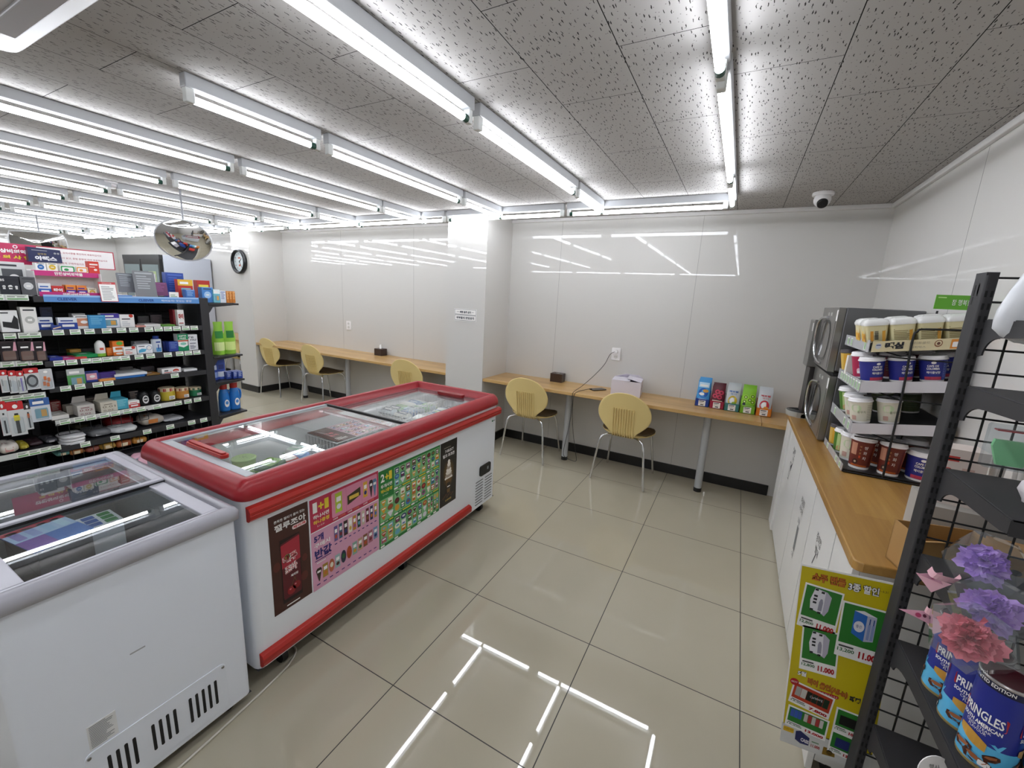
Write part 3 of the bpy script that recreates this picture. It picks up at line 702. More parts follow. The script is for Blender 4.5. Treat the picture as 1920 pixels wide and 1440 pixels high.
# ------------------------------------------------------------------ goods
def face(q, w, h, st, c1, c2, tx):
    a = mat(c2, .4); W = PW; dk = mat('3a3a40', .5)
    if st == 'disc': q.ell(w*.5, h*.5, w*.32, min(h*.34, w*.34), a, 1); q.rect(w*.15, h*.86, w*.85, h*.92, dk, 1); q.rect(w*.36, h*.46, w*.64, h*.54, W, 2)
    elif st == 'band': q.rr(w*.04, h*.05, w*.96, h*.95, w*.1, a, 1); q.rr(w*.12, h*.12, w*.86, h*.78, w*.08, W, 2); q.ell(w*.4, h*.4, w*.16, h*.2, a, 3)
    elif st == 'logo': q.rect(w*.12, h*.68, w*.88, h*.80, a, 1); q.ell(w*.62, h*.3, w*.16, w*.13, a, 1); q.rect(w*.1, h*.5, w*.6, h*.55, a, 1)
    elif st == 'lower': q.rect(0, 0, w, h*.56, a, 1); q.rect(w*.18, h*.22, w*.82, h*.42, W, 2); q.rect(w*.12, h*.68, w*.78, h*.78, a, 2)
    elif st == 'word': q.text('타이', w*.14, h*.42, h*.34, a, 2, w=w*.72, bold=.06) if w < h*2 else q.rect(w*.2, h*.3, w*.8, h*.6, a, 1); q.rect(w*.14, h*.14, w*.8, h*.2, a, 1)
    elif st == 'lines': q.lines(w*.14, h*.3, w*.86, h*.84, 6, a, 1); q.rect(w*.1, h*.88, w*.9, h*.94, a, 1)
    elif st == 'tooth':
        for cx, s in ((.2, .8), (.52, 1.1), (.82, .7)): q.ell(w*cx, h*.44, w*.11*s, w*.10*s, a, 1, 12); q.rect(w*(cx-.08*s), h*.3, w*(cx+.08*s), h*.42, a, 1)
        q.text(tx, w*.05, h*.72, h*.12, a, 2, bold=.03)
    elif st == 'photo': q.rect(w*.12, h*.2, w*.88, h*.78, a, 1); q.ell(w*.55, h*.5, w*.2, h*.12, W, 2); q.rect(w*.1, h*.86, w*.7, h*.92, dk, 1)
    elif st == 'shoe': q.poly([(w*.1, h*.25), (w*.95, h*.12), (w*.98, h*.6), (w*.8, h*.78), (w*.6, h*.45), (w*.12, h*.5)], a, 1); q.rect(w*.08, h*.86, w*.5, h*.92, dk, 1)
    elif st == 'bar': q.poly([(w*.1, h*.2), (w*.9, h*.55), (w*.85, h*.75), (w*.08, h*.4)], a, 1)
    elif st == 'split': q.rect(0, h*.68, w, h, a, 1); q.rect(w*.14, h*.76, w*.7, h*.88, W, 2); q.rr(w*.2, h*.14, w*.85, h*.56, w*.05, mat('7aa8b8', .4), 1); q.rect(w*.5, h*.2, w*.78, h*.5, mat('e0a850', .4), 2)
    elif st == 'dot': q.ell(w*.78, h*.9, w*.15, w*.15, mat('c23a2c', .4), 1); q.rect(w*.12, h*.62, w*.7, h*.70, dk, 1); q.lines(w*.12, h*.12, w*.7, h*.5, 3, a, 1)
    elif st == 'tworows': q.rect(0, h*.25, w, h*.62, a, 1); q.ell(w*.62, h*.84, w*.28, w*.22, mat('5fae3c', .4), 1); q.rr(w*.2, h*.4, w*.8, h*.56, w*.05, mat('d8742a', .4), 2); q.ell(w*.5, h*.14, w*.3, h*.07, a, 1)
    elif st == 'mask': q.poly([(w*.08, h*.12), (w*.5, h*.22), (w*.62, h*.5), (w*.3, h*.58), (w*.1, h*.42)], a, 1); q.ell(w*.78, h*.62, w*.18, h*.26, mat('3a78b0', .4), 1); q.ell(w*.78, h*.62, w*.15, h*.22, W, 2); q.rect(w*.1, h*.78, w*.5, h*.86, dk, 1)
    elif st == 'opti': q.rect(0, h*.66, w, h, a, 1); q.text('OPTI', w*.12, h*.84, h*.09, W, 2, w=w*.7, bold=.04); q.text('FREE', w*.2, h*.71, h*.08, W, 2, w=w*.6, bold=.03); q.rect(0, h*.56, w, h*.64, mat('c8502c', .4), 1); q.poly([(0, 0), (w, 0), (w, h*.34), (w*.5, h*.2), (0, h*.3)], a, 1); q.ell(w*.5, h*.42, w*.28, h*.08, mat('8acab8', .4), 1)
    elif st == 'renu': q.text('re', w*.12, h*.76, h*.12, a, 2, w=w*.5, bold=.01); q.text('nu', w*.3, h*.60, h*.12, a, 2, w=w*.55, bold=.01); q.rect(w*.2, h*.42, w*.8, h*.46, a, 1); q.lines(w*.2, h*.08, w*.8, h*.34, 4, a, 1)
    elif st == 'dog': q.ell(w*.72, h*.5, w*.16, h*.32, a, 1); q.rect(w*.62, h*.3, w*.82, h*.42, W, 2); q.rect(w*.12, h*.45, w*.32, h*.7, dk, 1); q.rect(w*.1, h*.15, w*.5, h*.28, a, 1)
    elif st == 'num': q.text(tx, w*.12, h*.42, h*.2, a, 2, w=w*.76, bold=.0); q.text(tx[:3]+'2' if tx == '0.01' else '0.02', w*.14, h*.1, h*.16, a, 2, w=w*.6); q.rect(w*.2, h*.72, w*.7, h*.78, a, 1)
    elif st == 'rz': q.rect(0, h*.55, w, h*.9, mat('151114', .4), 1); q.poly([(w*.72, h*.5), (w*.95, h*.5), (w*.95, h*.95), (w*.85, h*.95)], a, 2); q.rr(w*.12, h*.04, w*.86, h*.5, w*.1, mat('7a5a4c', .4), 1); q.rect(w*.15, h*.66, w*.62, h*.74, W, 2)
    elif st in ('hook', 'pen', 'reel', 'plug'):
        g = mat('d3d4d4', .3); q.rect(0, 0, w, h*.76, g, 1) if st != 'plug' else None; q.ell(w*.5, h*.86, w*.16, h*.06, W, 2)
        if st == 'pen': q.rect(w*.38, h*.06, w*.62, h*.66, mat('2a2a2c', .4), 2); q.rect(w*.32, h*.44, w*.68, h*.60, a, 3)
        elif st == 'reel': q.ell(w*.5, h*.4, w*.4, h*.3, a, 2, 20); q.ell(w*.5, h*.4, w*.26, h*.19, mat('a9aaac', .3), 3, 20)
        elif st == 'plug':
            for cx, cy in ((.3, .3), (.55, .24), (.4, .55), (.66, .48)): q.rr(w*(cx-.1), h*(cy-.1), w*(cx+.12), h*(cy+.1), w*.06, a, 2)
        else: q.rect(w*.42, h*.1, w*.60, h*.68, a, 2); q.rect(w*.15, h*.3, w*.3, h*.6, mat('9a9a98', .4), 2)
    elif st == 'oval': pass
def cloth(mb, w, d, h, m, seed, fl):                     # a folded, slightly crumpled soft packet
    rd = random.Random(seed); nu, nv = 28, 10; vs = []; ph = [rd.random()*6.28 for _ in range(4)]
    pw = lambda a, e: math.copysign(abs(a)**e, a)
    for i in range(nv+1):
        th = -pi/2+pi*i/nv
        for j in range(nu):
            a = 2*pi*j/nu; wob = 1+.05*sin(3*a+ph[0])+.035*sin(7*a+ph[1]+th*2)
            up = 1+.16*sin(2*a+ph[2])+.09*sin(5*a+ph[3])
            vs.append((-d/2+d/2*wob*pw(cos(th), .5)*pw(cos(a), fl), w/2*wob*pw(cos(th), .5)*pw(sin(a), fl), h/2+h/2*pw(sin(th), .8)*(up if th > 0 else 1)))
    mb.add(vs, [(i*nu+j, i*nu+(j+1) % nu, (i+1)*nu+(j+1) % nu, (i+1)*nu+j) for i in range(nv) for j in range(nu)], m, True)
def product(k, x, y, z, w, d, h, c1, c2, st, tx, lb, ct):
    mb = MB(); m1 = mat(c1, .38); m2 = mat(c2, .38); bv = .0012
    nm = ct.replace(' ', '_')
    if k == 'box':
        mb.box(-d, 0, -w/2, w/2, 0, h, m1); face(mb.panel((.0003, -w/2, 0), (0, 1, 0), (0, 0, 1)), w, h, st, c1, c2, tx)
    elif k == 'dbox':
        mb.box(-d, 0, -w/2, w/2, 0, h*.62, m1); face(mb.panel((.0003, -w/2, 0), (0, 1, 0), (0, 0, 1)), w, h*.62, st, c1, c2, tx)
        q = mb.panel((-d*.9, -w*.42, h*.62), (0, 1, 0), (1, 0, 0)); q.rect(0, 0, w*.84, d*.8, mat('4a4644', .6), 1)
        mb.prism([(-d, -w*.42, h*.62), (-d, w*.42, h*.62), (-d*.85, w*.36, h), (-d*.85, -w*.36, h)], (.003, 0, 0), m1)
    elif k == 'card':
        mb.rbox(-.004, 0, -w/2, w/2, 0, h, .006, m1, 'x', 3); face(mb.panel((.0003, -w/2, 0), (0, 1, 0), (0, 0, 1)), w, h, st, c1, c2, tx)
        if st in ('hook', 'reel', 'rz', 'split', 'plug', 'pen'): mb.rbox(-.002, .012, -w*.34, w*.34, h*.08, h*.55, .008, CLEAR, 'x', 3)
    elif k == 'flat':
        n = max(1, int(round(h/.02)))
        for i in range(n):
            o = .004*((i*7) % 3-1); mb.box(-d+o, o-.004, -w/2+o*.5, w/2+o*.5, h*i/n, h*(i+1)/n-.0008, m1 if i % 2 == 0 else mat(c2, .4))
        q = mb.panel((-d*.85, -w*.4, h), (0, 1, 0), (-1, 0, 0)); q = mb.panel((-.02, -w*.4, h), (0, 1, 0), (-1, 0, 0)); q.rect(w*.05, 0, w*.75, d*.45, m2, 1); q.rect(w*.12, d*.12, w*.5, d*.3, PW, 2)
    elif k == 'bottle':
        r = w/2; mb.lathe([(r*.92, 0), (r, h*.03), (r, h*.20, 0), (r*.98, h*.21, 1), (r, h*.62, 1), (r*.94, h*.78, 1), (r*.6, h*.93, 1), (r*.25, h, 1)], 20, (-r, 0, 0), [m2 if st == 'white' else m1, m1], 1, 1)
        q = mb.panel((.0012, -w*.3, 0), (0, 1, 0), (0, 0, 1))
        if st == 'oval': q.ell(w*.3, h*.42, w*.28, h*.30, m2, 1); q.ell(w*.3, h*.44, w*.2, h*.2, mat('3c3c3e', .4), 2); q.rect(w*.14, h*.4, w*.46, h*.48, m2, 3)
        else: q.rr(w*.12, h*.42, w*.5, h*.56, w*.05, mat('d2523c', .4), 1)
    elif k == 'can':
        r = w/2; mb.lathe([(r*.95, 0, 0), (r, h*.02, 0), (r, h*.78, 0), (r*.8, h*.82, 1), (r*.62, h*.84, 1), (r*.6, h, 1)], 20, (-r, 0, 0), [m1, m2]); q = mb.panel((.0012, -w*.3, 0), (0, 1, 0), (0, 0, 1))
        q.rect(w*.05, h*.05, w*.55, h*.3, mat('58a0d8', .4), 1); q.rect(w*.24, h*.2, w*.34, h*.5, m2, 2); q.rect(w*.08, h*.6, w*.52, h*.68, m2, 2)
    elif k == 'jar':
        r = w/2; mb.lathe([(r*.94, 0, 0), (r, h*.04, 0), (r, h*.7, 0), (r*.97, h*.71, 1), (r*1.0, h*.72, 1), (r*1.0, h*.97, 1), (r*.9, h, 1)], 24, (-r, 0, 0), [m1, mat('d9c8a8', .3)])
        for i in range(0, 24, 3):
            a, b = 2*pi*i/24, 2*pi*(i+1.4)/24; R = r*1.012
            mb.add([(-r+R*cos(a), R*sin(a), h*.73), (-r+R*cos(b), R*sin(b), h*.73), (-r+R*cos(b), R*sin(b), h*.96), (-r+R*cos(a), R*sin(a), h*.96)], [(0, 1, 2, 3)], m2)
        q = mb.panel((.0022, -w*.28, 0), (0, 1, 0), (0, 0, 1)); q.rect(w*.2, h*.1, w*.56, h*.38, PW, 1); q.lines(w*.22, h*.12, w*.54, h*.36, 4, mat('5a5a5a', .5), 2)
    elif k == 'soft':
        cloth(mb, w, d, h, m1, hash(lb) if False else sum(map(ord, lb)), .35 if 'snack' in lb or 'packet' in lb else .55)
        q = mb.panel((-d*.30, -w*.28, h*.93), (0, 1, 0), (-1, 0, .0)); q.poly([(0, 0), (w*.5, .004), (w*.54, d*.26), (.01, d*.30)], m2, 1); q.rect(w*.1, d*.08, w*.4, d*.14, PW, 2)
        q = mb.panel((.0008, -w*.26, h*.28), (0, 1, 0), (-.12, 0, 1)); q.poly([(0, 0), (w*.4, 0), (w*.44, h*.4), (w*.02, h*.42)], m2, 1)
    o = mb.obj(nm, loc=(x, y, z), bevel=bv if k in ('box', 'dbox', 'flat') else 0, seg=1)
    if k == 'card' and z > 1.2: o.rotation_euler = (0, -.12, 0)
    return tag(o, lb, ct)
GOODS = [
  ('box', -2.972, -0.02, 1.52, 0.047, 0.05, 0.05, 'f2f2f0', '2f6fb5', 'disc', '', 'small white medicine carton with blue round picture, top tier of the pink medicine stand', 'medicine box'),
  ('box', -2.972, 0.032, 1.521, 0.049, 0.05, 0.052, 'f2f0e6', 'd8b637', 'disc', '', 'small white medicine carton with yellow round picture, top tier of the pink medicine stand', 'medicine box'),
  ('box', -2.972, 0.103, 1.521, 0.071, 0.05, 0.041, 'f0f2ee', '2a9a52', 'band', '', 'white medicine carton edged in green, top tier of the pink medicine stand', 'medicine box'),
  ('box', -2.972, 0.173, 1.523, 0.058, 0.05, 0.038, 'f4f2ea', 'e89a3a', 'band', '', 'white medicine carton edged in orange, top tier of the pink medicine stand', 'medicine box'),
  ('box', -2.984, 0.238, 1.523, 0.055, 0.05, 0.08, 'd13a2c', 'f2e8e0', 'logo', '', 'red medicine carton standing tall at the end of the medicine stand top tier', 'medicine box'),
  ('box', -2.936, -0.027, 1.369, 0.056, 0.0625, 0.075, 'f0f2f4', '2f6bc0', 'lower', '', 'white and blue medicine carton at the near end of the medicine stand lower tier', 'medicine box'),
  ('box', -2.936, 0.032, 1.368, 0.057, 0.0625, 0.062, 'c93230', 'f5f5f5', 'word', '', 'red and white medicine carton on the medicine stand lower tier', 'medicine box'),
  ('box', -2.936, 0.093, 1.368, 0.048, 0.0625, 0.071, 'e58a35', '56309a', 'lower', '', 'orange and purple medicine carton beside the red one on the medicine stand lower tier', 'medicine box'),
  ('box', -2.936, 0.146, 1.369, 0.048, 0.0625, 0.069, 'e2853a', '4b2a96', 'lower', '', 'orange and purple medicine carton beside the pale yellow one on the medicine stand lower tier', 'medicine box'),
  ('box', -2.936, 0.197, 1.369, 0.046, 0.0625, 0.053, 'f2ecd2', 'd9b548', 'disc', '', 'pale yellow medicine carton at the far end of the medicine stand lower tier', 'medicine box'),
  ('card', -2.972, 0.401, 1.401, 0.098, 0.025, 0.137, '6d7076', '9aa0a6', 'lines', '', 'grey translucent hosiery packet leaning on the top shelf beside the medicine stand', 'packet'),
  ('card', -2.924, 0.495, 1.371, 0.13, 0.025, 0.19, '77797d', 'a5a9ae', 'lines', '', 'large grey translucent hosiery packet standing in front of the purple packet', 'packet'),
  ('card', -2.984, 0.606, 1.382, 0.099, 0.025, 0.101, '6b2a5e', '8c4680', 'lines', '', 'purple packet behind the large grey hosiery packet', 'packet'),
  ('flat', -2.9, 0.361, 1.363, 0.086, 0.15, 0.018, '3f78c4', '6fa3dd', '', '', 'blue flat packet lying on the top shelf under the grey packets', 'packet'),
  ('flat', -2.9, 0.456, 1.363, 0.1, 0.125, 0.012, 'd4644c', 'e8a58f', '', '', 'salmon red flat packet lying on the top shelf', 'packet'),
  ('box', -3.2, 0.621, 1.363, 0.101, 0.125, 0.183, 'eceaea', 'cfcfd2', 'lines', '', 'white carton standing at the back of the top shelf', 'carton'),
  ('box', -2.9, -0.181, 1.369, 0.08, 0.075, 0.111, '20232c', 'e8e8e8', 'tooth', 'B5', 'black carton with white tooth picture on the top shelf at the picture edge', 'carton'),
  ('box', -2.912, -0.102, 1.369, 0.065, 0.075, 0.11, '55565a', 'd5d5d7', 'disc', 'B5', 'dark grey carton with a pale disc picture on the top shelf', 'carton'),
  ('box', -3.08, -0.122, 1.369, 0.115, 0.125, 0.197, 'd9dad9', '55575b', 'photo', '', 'white carton with a dark photo panel stacked high behind the black carton', 'carton'),
  ('box', -2.912, -0.207, 1.144, 0.074, 0.0375, 0.131, 'eeeeee', '222326', 'shoe', '', 'white packet with a big black device picture on the near bay shelf', 'carton'),
  ('box', -2.912, -0.122, 1.138, 0.067, 0.0625, 0.156, 'e9e8e4', 'b9bab5', 'disc', '', 'white carton with a grey line drawing beside the device packet', 'carton'),
  ('box', -2.936, -0.05, 1.15, 0.067, 0.0375, 0.08, 'dfe4ea', '24408e', 'lower', '', 'blue and white bandage carton at the near end of the second shelf', 'bandage box'),
  ('box', -2.9, -0.011, 1.15, 0.047, 0.025, 0.03, '27408a', 'e8c9a6', 'bar', '', 'small dark blue bandage packet leaning in front on the second shelf', 'bandage box'),
  ('box', -2.924, 0.049, 1.15, 0.09, 0.0375, 0.077, 'e8ecf2', '24439a', 'lower', '', 'wide white and blue bandage carton on the second shelf', 'bandage box'),
  ('box', -2.936, 0.127, 1.15, 0.088, 0.025, 0.09, 'f3f2ef', 'd08c6b', 'photo', '', 'white patch packet with small orange picture on the second shelf', 'packet'),
  ('box', -2.924, 0.195, 1.15, 0.09, 0.025, 0.091, '3a92c9', '79bfe2', 'lines', '', 'plain sky blue packet on the second shelf', 'packet'),
  ('box', -2.948, 0.274, 1.15, 0.099, 0.05, 0.1, 'eef0f6', '41309a', 'split', '', 'white and purple carton with a green corner on the second shelf', 'carton'),
  ('box', -2.936, 0.364, 1.15, 0.082, 0.05, 0.092, 'f4f3f1', 'c8cbd0', 'dot', '', 'white carton with a red dot on the second shelf', 'carton'),
  ('flat', -2.912, 0.436, 1.15, 0.056, 0.125, 0.012, 'd99488', 'e8c4bb', '', '', 'pink flat packet lying on the second shelf', 'packet'),
  ('flat', -2.924, 0.512, 1.15, 0.1, 0.125, 0.02, 'f0efec', 'd2d0cc', '', '', 'pile of white flat cartons on the second shelf', 'carton'),
  ('flat', -2.912, 0.609, 1.15, 0.088, 0.1, 0.014, '5c9a3c', 'b5cf62', '', '', 'green flat packet lying on the second shelf', 'packet'),
  ('box', -2.972, 0.68, 1.15, 0.029, 0.0625, 0.126, '7d1d26', 'a83a40', 'lines', '', 'narrow dark red carton standing behind the tall white one', 'carton'),
  ('box', -2.936, 0.702, 1.15, 0.045, 0.0625, 0.126, 'f2f1ee', 'b3423e', 'word', '', 'tall white carton with red print at the far end of the second shelf', 'carton'),
  ('flat', -2.912, -0.032, 0.949, 0.061, 0.125, 0.021, '2f3f9c', '5a6cc8', '', '', 'blue flat carton at the near end of the third shelf', 'carton'),
  ('flat', -2.9, 0.024, 0.949, 0.057, 0.125, 0.012, 'c53a86', 'e07ab2', '', '', 'magenta flat carton lying on the third shelf', 'carton'),
  ('flat', -2.9, 0.082, 0.949, 0.061, 0.125, 0.013, 'd8483c', 'eb8a7a', '', '', 'red flat carton lying on the third shelf', 'carton'),
  ('flat', -2.936, 0.126, 0.949, 0.108, 0.17500000000000002, 0.024, '1f9a58', '3bb878', '', '', 'stack of green flat cartons on the third shelf', 'carton'),
  ('bottle', -2.936, 0.2, 0.949, 0.055, 0.075, 0.114, 'f3f4f2', '86c23e', 'white', '', 'white bottle with a green foot and rounded top on the third shelf', 'bottle'),
  ('box', -2.96, 0.254, 0.949, 0.043, 0.05, 0.057, 'e27b22', 'f0b26e', 'lines', '', 'orange carton behind the white bottle on the third shelf', 'carton'),
  ('box', -2.936, 0.293, 0.949, 0.064, 0.05, 0.105, 'ea7a2a', 'f5f4ef', 'tworows', '', 'orange and white tall carton with a green disc on the third shelf', 'carton'),
  ('box', -2.924, 0.352, 0.949, 0.074, 0.05, 0.059, 'f4f4f2', 'c8432f', 'dot', '', 'white carton with a red badge on the third shelf', 'carton'),
  ('box', -2.936, 0.445, 0.949, 0.094, 0.0625, 0.068, 'f2f5f8', '58b4dc', 'mask', '', 'white face mask carton with light blue picture on the third shelf', 'carton'),
  ('can', -2.948, 0.536, 0.949, 0.063, 0.0625, 0.125, 'dfe8f2', '27489c', 'spray', '', 'white and navy spray can on the third shelf', 'spray can'),
  ('box', -2.996, 0.607, 0.949, 0.044, 0.0625, 0.076, '22306c', '3b4a92', 'lines', '', 'narrow navy carton behind the spray can', 'carton'),
  ('box', -2.936, 0.633, 0.949, 0.065, 0.0625, 0.078, '30479c', '7088c8', 'lines', '', 'blue carton beside the green and white carton on the third shelf', 'carton'),
  ('box', -2.936, 0.699, 0.949, 0.074, 0.0625, 0.135, 'f4f6f4', '149060', 'opti', 'OPTI', 'tall white and green eye drop carton on the third shelf', 'carton'),
  ('box', -2.936, 0.766, 0.949, 0.073, 0.0625, 0.128, 'e9ebee', '27304e', 'renu', 're nu', 'tall white lens solution carton with dark lettering at the far end of the third shelf', 'carton'),
  ('card', -2.912, 0.043, 0.754, 0.088, 0.025, 0.131, '5aa05a', 'b9bdbd', 'split', '', 'green topped blister pack with clear grey body on the fourth shelf', 'blister pack'),
  ('card', -2.936, 0.127, 0.778, 0.072, 0.025, 0.078, '2b3f92', 'e3a6b4', 'photo', '', 'navy blister pack with a pink picture on the fourth shelf', 'blister pack'),
  ('box', -2.936, 0.21, 0.778, 0.095, 0.0375, 0.06, '37256e', '4d3a94', 'lines', '', 'dark purple carton on the fourth shelf', 'carton'),
  ('flat', -2.9, 0.202, 0.778, 0.087, 0.075, 0.017, 'e0954a', 'f2c890', '', '', 'orange flat carton in front of the dark purple carton', 'carton'),
  ('flat', -2.924, 0.342, 0.778, 0.191, 0.2, 0.036, '3a7cc8', 'f0f2f5', '', '', 'large blue and white flat packet on the fourth shelf', 'packet'),
  ('flat', -2.924, 0.472, 0.778, 0.1, 0.125, 0.014, '8a6a3a', 'd08a3c', '', '', 'brown and orange flat packet on the fourth shelf', 'packet'),
  ('box', -2.936, 0.599, 0.778, 0.13, 0.075, 0.039, 'f1efee', 'cf4a36', 'dog', '', 'white carton with a red animal picture on the fourth shelf', 'carton'),
  ('flat', -2.924, 0.732, 0.778, 0.094, 0.075, 0.019, 'eef0ee', 'd2d4d2', '', '', 'white paper slip lying at the far end of the fourth shelf', 'paper slip'),
  ('flat', -2.912, -0.06, 0.553, 0.084, 0.15, 0.029, 'eceae4', 'bdbab2', '', '', 'open white tray carton at the near end of the fifth shelf', 'carton'),
  ('box', -2.996, 0.024, 0.553, 0.065, 0.075, 0.066, 'a8a296', 'bfb9ad', 'lines', '', 'beige carton behind the open trays on the fifth shelf', 'carton'),
  ('dbox', -2.912, 0.066, 0.553, 0.088, 0.125, 0.12, 'c9c5c0', '7a3040', 'num', '0.02', 'grey display carton with open lid marked 0.02 on the fifth shelf', 'display carton'),
  ('dbox', -2.912, 0.187, 0.553, 0.092, 0.125, 0.119, 'cfcabc', '6a6250', 'num', '0.01', 'pale display carton with open lid marked 0.01 on the fifth shelf', 'display carton'),
  ('dbox', -2.924, 0.264, 0.553, 0.075, 0.1, 0.123, '4fb0c8', '8fd2e0', 'lines', '', 'turquoise display carton with raised lid on the fifth shelf', 'display carton'),
  ('box', -2.912, 0.33, 0.553, 0.066, 0.0625, 0.053, 'eef0ee', 'c23a3a', 'lower', '', 'small white and red carton on the fifth shelf', 'carton'),
  ('bottle', -2.936, 0.41, 0.553, 0.069, 0.075, 0.104, '18181a', 'e5e5e5', 'oval', '', 'black bottle with a white oval label, nearer of two on the fifth shelf', 'bottle'),
  ('bottle', -2.936, 0.482, 0.553, 0.072, 0.075, 0.098, '1a1a1c', 'dcdcdc', 'oval', '', 'black bottle with a white oval label, farther of two beside the yellow jar', 'bottle'),
  ('jar', -2.948, 0.574, 0.553, 0.107, 0.1, 0.104, 'c9b53c', 'a03030', 'jar', '', 'yellow jar with a red striped lid on the fifth shelf', 'jar'),
  ('jar', -2.948, 0.676, 0.553, 0.095, 0.1, 0.089, 'c88a3a', '8c3a2a', 'jar', '', 'orange brown jar with a striped lid on the fifth shelf', 'jar'),
  ('jar', -2.96, 0.776, 0.553, 0.089, 0.1, 0.074, '2a7a54', '2a5a44', 'jar', '', 'dark green jar at the far end of the fifth shelf', 'jar'),
  ('soft', -2.9, -0.01, 0.405, 0.125, 0.17500000000000002, 0.025, 'e8e8ea', 'c8c8cc', '', '', 'top white folded sock pair in the pile on the bottom shelf', 'socks'),
  ('soft', -2.9, -0.01, 0.384, 0.124, 0.17500000000000002, 0.024, 'e8e8ea', 'c8c8cc', '', '', 'middle white folded sock pair in the pile on the bottom shelf', 'socks'),
  ('soft', -2.9, -0.014, 0.361, 0.116, 0.17500000000000002, 0.027, 'e8e8ea', 'c8c8cc', '', '', 'bottom white folded sock pair in the pile on the bottom shelf', 'socks'),
  ('soft', -2.936, 0.133, 0.37, 0.126, 0.2, 0.056, '6e7074', 'b5b8bb', '', '', 'grey and white folded garment packet beside the white socks', 'clothing packet'),
  ('soft', -2.912, 0.265, 0.37, 0.159, 0.17500000000000002, 0.047, 'd8dadc', 'aab0b4', '', '', 'white plastic wrapped garment in front of the red bundle', 'clothing packet'),
  ('soft', -3.044, 0.294, 0.37, 0.158, 0.2, 0.092, '8e1c20', 'b03034', '', '', 'rounded dark red knitted bundle on the bottom shelf', 'knitted hat'),
  ('soft', -2.972, 0.46, 0.37, 0.147, 0.17500000000000002, 0.076, 'cfc6ba', 'd8843a', '', '', 'white and orange bag of gloves on the bottom shelf', 'glove bag'),
  ('soft', -2.972, 0.6, 0.37, 0.142, 0.17500000000000002, 0.03, 'd5d6da', 'a5a8ae', '', '', 'white wrapped bundle at the far end of the bottom shelf', 'clothing packet'),
  ('soft', -3.14, 0.103, 0.395, 0.098, 0.15, 0.042, '4e4c38', '6a6848', '', '', 'dark olive folded garment behind the wire guard of the bottom shelf', 'clothing packet'),
  ('card', -2.888, -0.237, 0.972, 0.071, 0.0375, 0.121, '2a2024', 'd8a0b0', 'rz', '', 'nearest black and pink brush packet hanging in the upper near bay row', 'hanging packet'),
  ('card', -2.888, -0.164, 0.964, 0.069, 0.0375, 0.124, '2a2024', 'd8a0b0', 'rz', '', 'middle black and pink brush packet hanging in the upper near bay row', 'hanging packet'),
  ('card', -2.888, -0.105, 0.958, 0.05, 0.0375, 0.126, '2a2024', 'd8a0b0', 'rz', '', 'farthest black and pink brush packet hanging in the upper near bay row', 'hanging packet'),
  ('card', -2.876, -0.28, 0.784, 0.036, 0.0375, 0.138, 'c8282c', 'd9d6d0', 'hook', '', 'red topped blister pack with a pale body at the picture edge of the hook row', 'blister pack'),
  ('card', -2.876, -0.248, 0.774, 0.036, 0.0375, 0.141, 'c42a2e', 'c9ccd0', 'hook', '', 'red topped blister pack with a grey pen, second on the hook row', 'blister pack'),
  ('card', -2.876, -0.213, 0.768, 0.037, 0.0375, 0.141, 'c02c30', '8a7ac0', 'hook', '', 'red topped blister pack with a violet item, third on the hook row', 'blister pack'),
  ('card', -2.876, -0.167, 0.784, 0.064, 0.0375, 0.136, 'c02a2e', '3c3c40', 'reel', '', 'red topped blister pack with a black cable reel on the hook row', 'blister pack'),
  ('card', -2.876, -0.105, 0.773, 0.06, 0.0375, 0.134, 'c8cacc', 'e0783a', 'plug', '', 'clear blister pack with orange ear plugs at the end of the hook row', 'blister pack'),
  ('card', -2.876, -0.311, 0.517, 0.032, 0.0375, 0.216, 'c6282c', 'd8d8d6', 'pen', '', 'long red topped blister pack with a white knife at the picture edge, lower hook row', 'blister pack'),
  ('card', -2.876, -0.26, 0.505, 0.069, 0.0375, 0.216, 'c6282c', 'e8d82a', 'pen', '', 'long red topped blister pack with a yellow and black knife, lower hook row', 'blister pack'),
  ('card', -2.876, -0.211, 0.531, 0.029, 0.0375, 0.172, '3a3434', 'c2602a', 'pen', '', 'slim dark blister pack with an orange foot, lower hook row', 'blister pack'),
  ('card', -2.876, -0.154, 0.572, 0.087, 0.0375, 0.151, 'd5dbe2', '3c66a8', 'split', '', 'clear blister pack with blue card and a metal clip, lower hook row', 'blister pack'),
  ('soft', -2.9, -0.306, 0.387, 0.084, 0.17500000000000002, 0.066, 'd6cfc6', 'c08a86', '', '', 'white and pink bag on the lowest near bay shelf at the picture edge', 'packet'),
  ('soft', -2.936, -0.238, 0.387, 0.043, 0.15, 0.037, 'b8a83a', 'd8cc5a', '', '', 'yellow packet on the lowest near bay shelf', 'packet'),
  ('soft', -2.972, -0.18, 0.387, 0.075, 0.15, 0.03, '3c2a30', '584048', '', '', 'dark maroon folded packet on the lowest near bay shelf', 'packet'),
  ('soft', -2.972, -0.106, 0.387, 0.065, 0.15, 0.03, '54545a', 'b0b0b2', '', '', 'grey folded packet at the far end of the lowest near bay shelf', 'packet'),
  ('soft', -2.912, -0.077, 0.295, 0.062, 0.15, 0.037, '5a8a84', 'd8c8a8', '', '', 'teal snack packet in the wire basket under the bottom shelf', 'packet'),
  ('soft', -2.912, -0.009, 0.282, 0.072, 0.15, 0.048, 'a86a34', 'd8c8a8', '', '', 'orange brown snack packet in the wire basket under the bottom shelf', 'packet'),
  ('soft', -2.912, 0.07, 0.277, 0.082, 0.15, 0.046, '8a4a3c', 'd8c8a8', '', '', 'rust red snack packet in the wire basket under the bottom shelf', 'packet'),
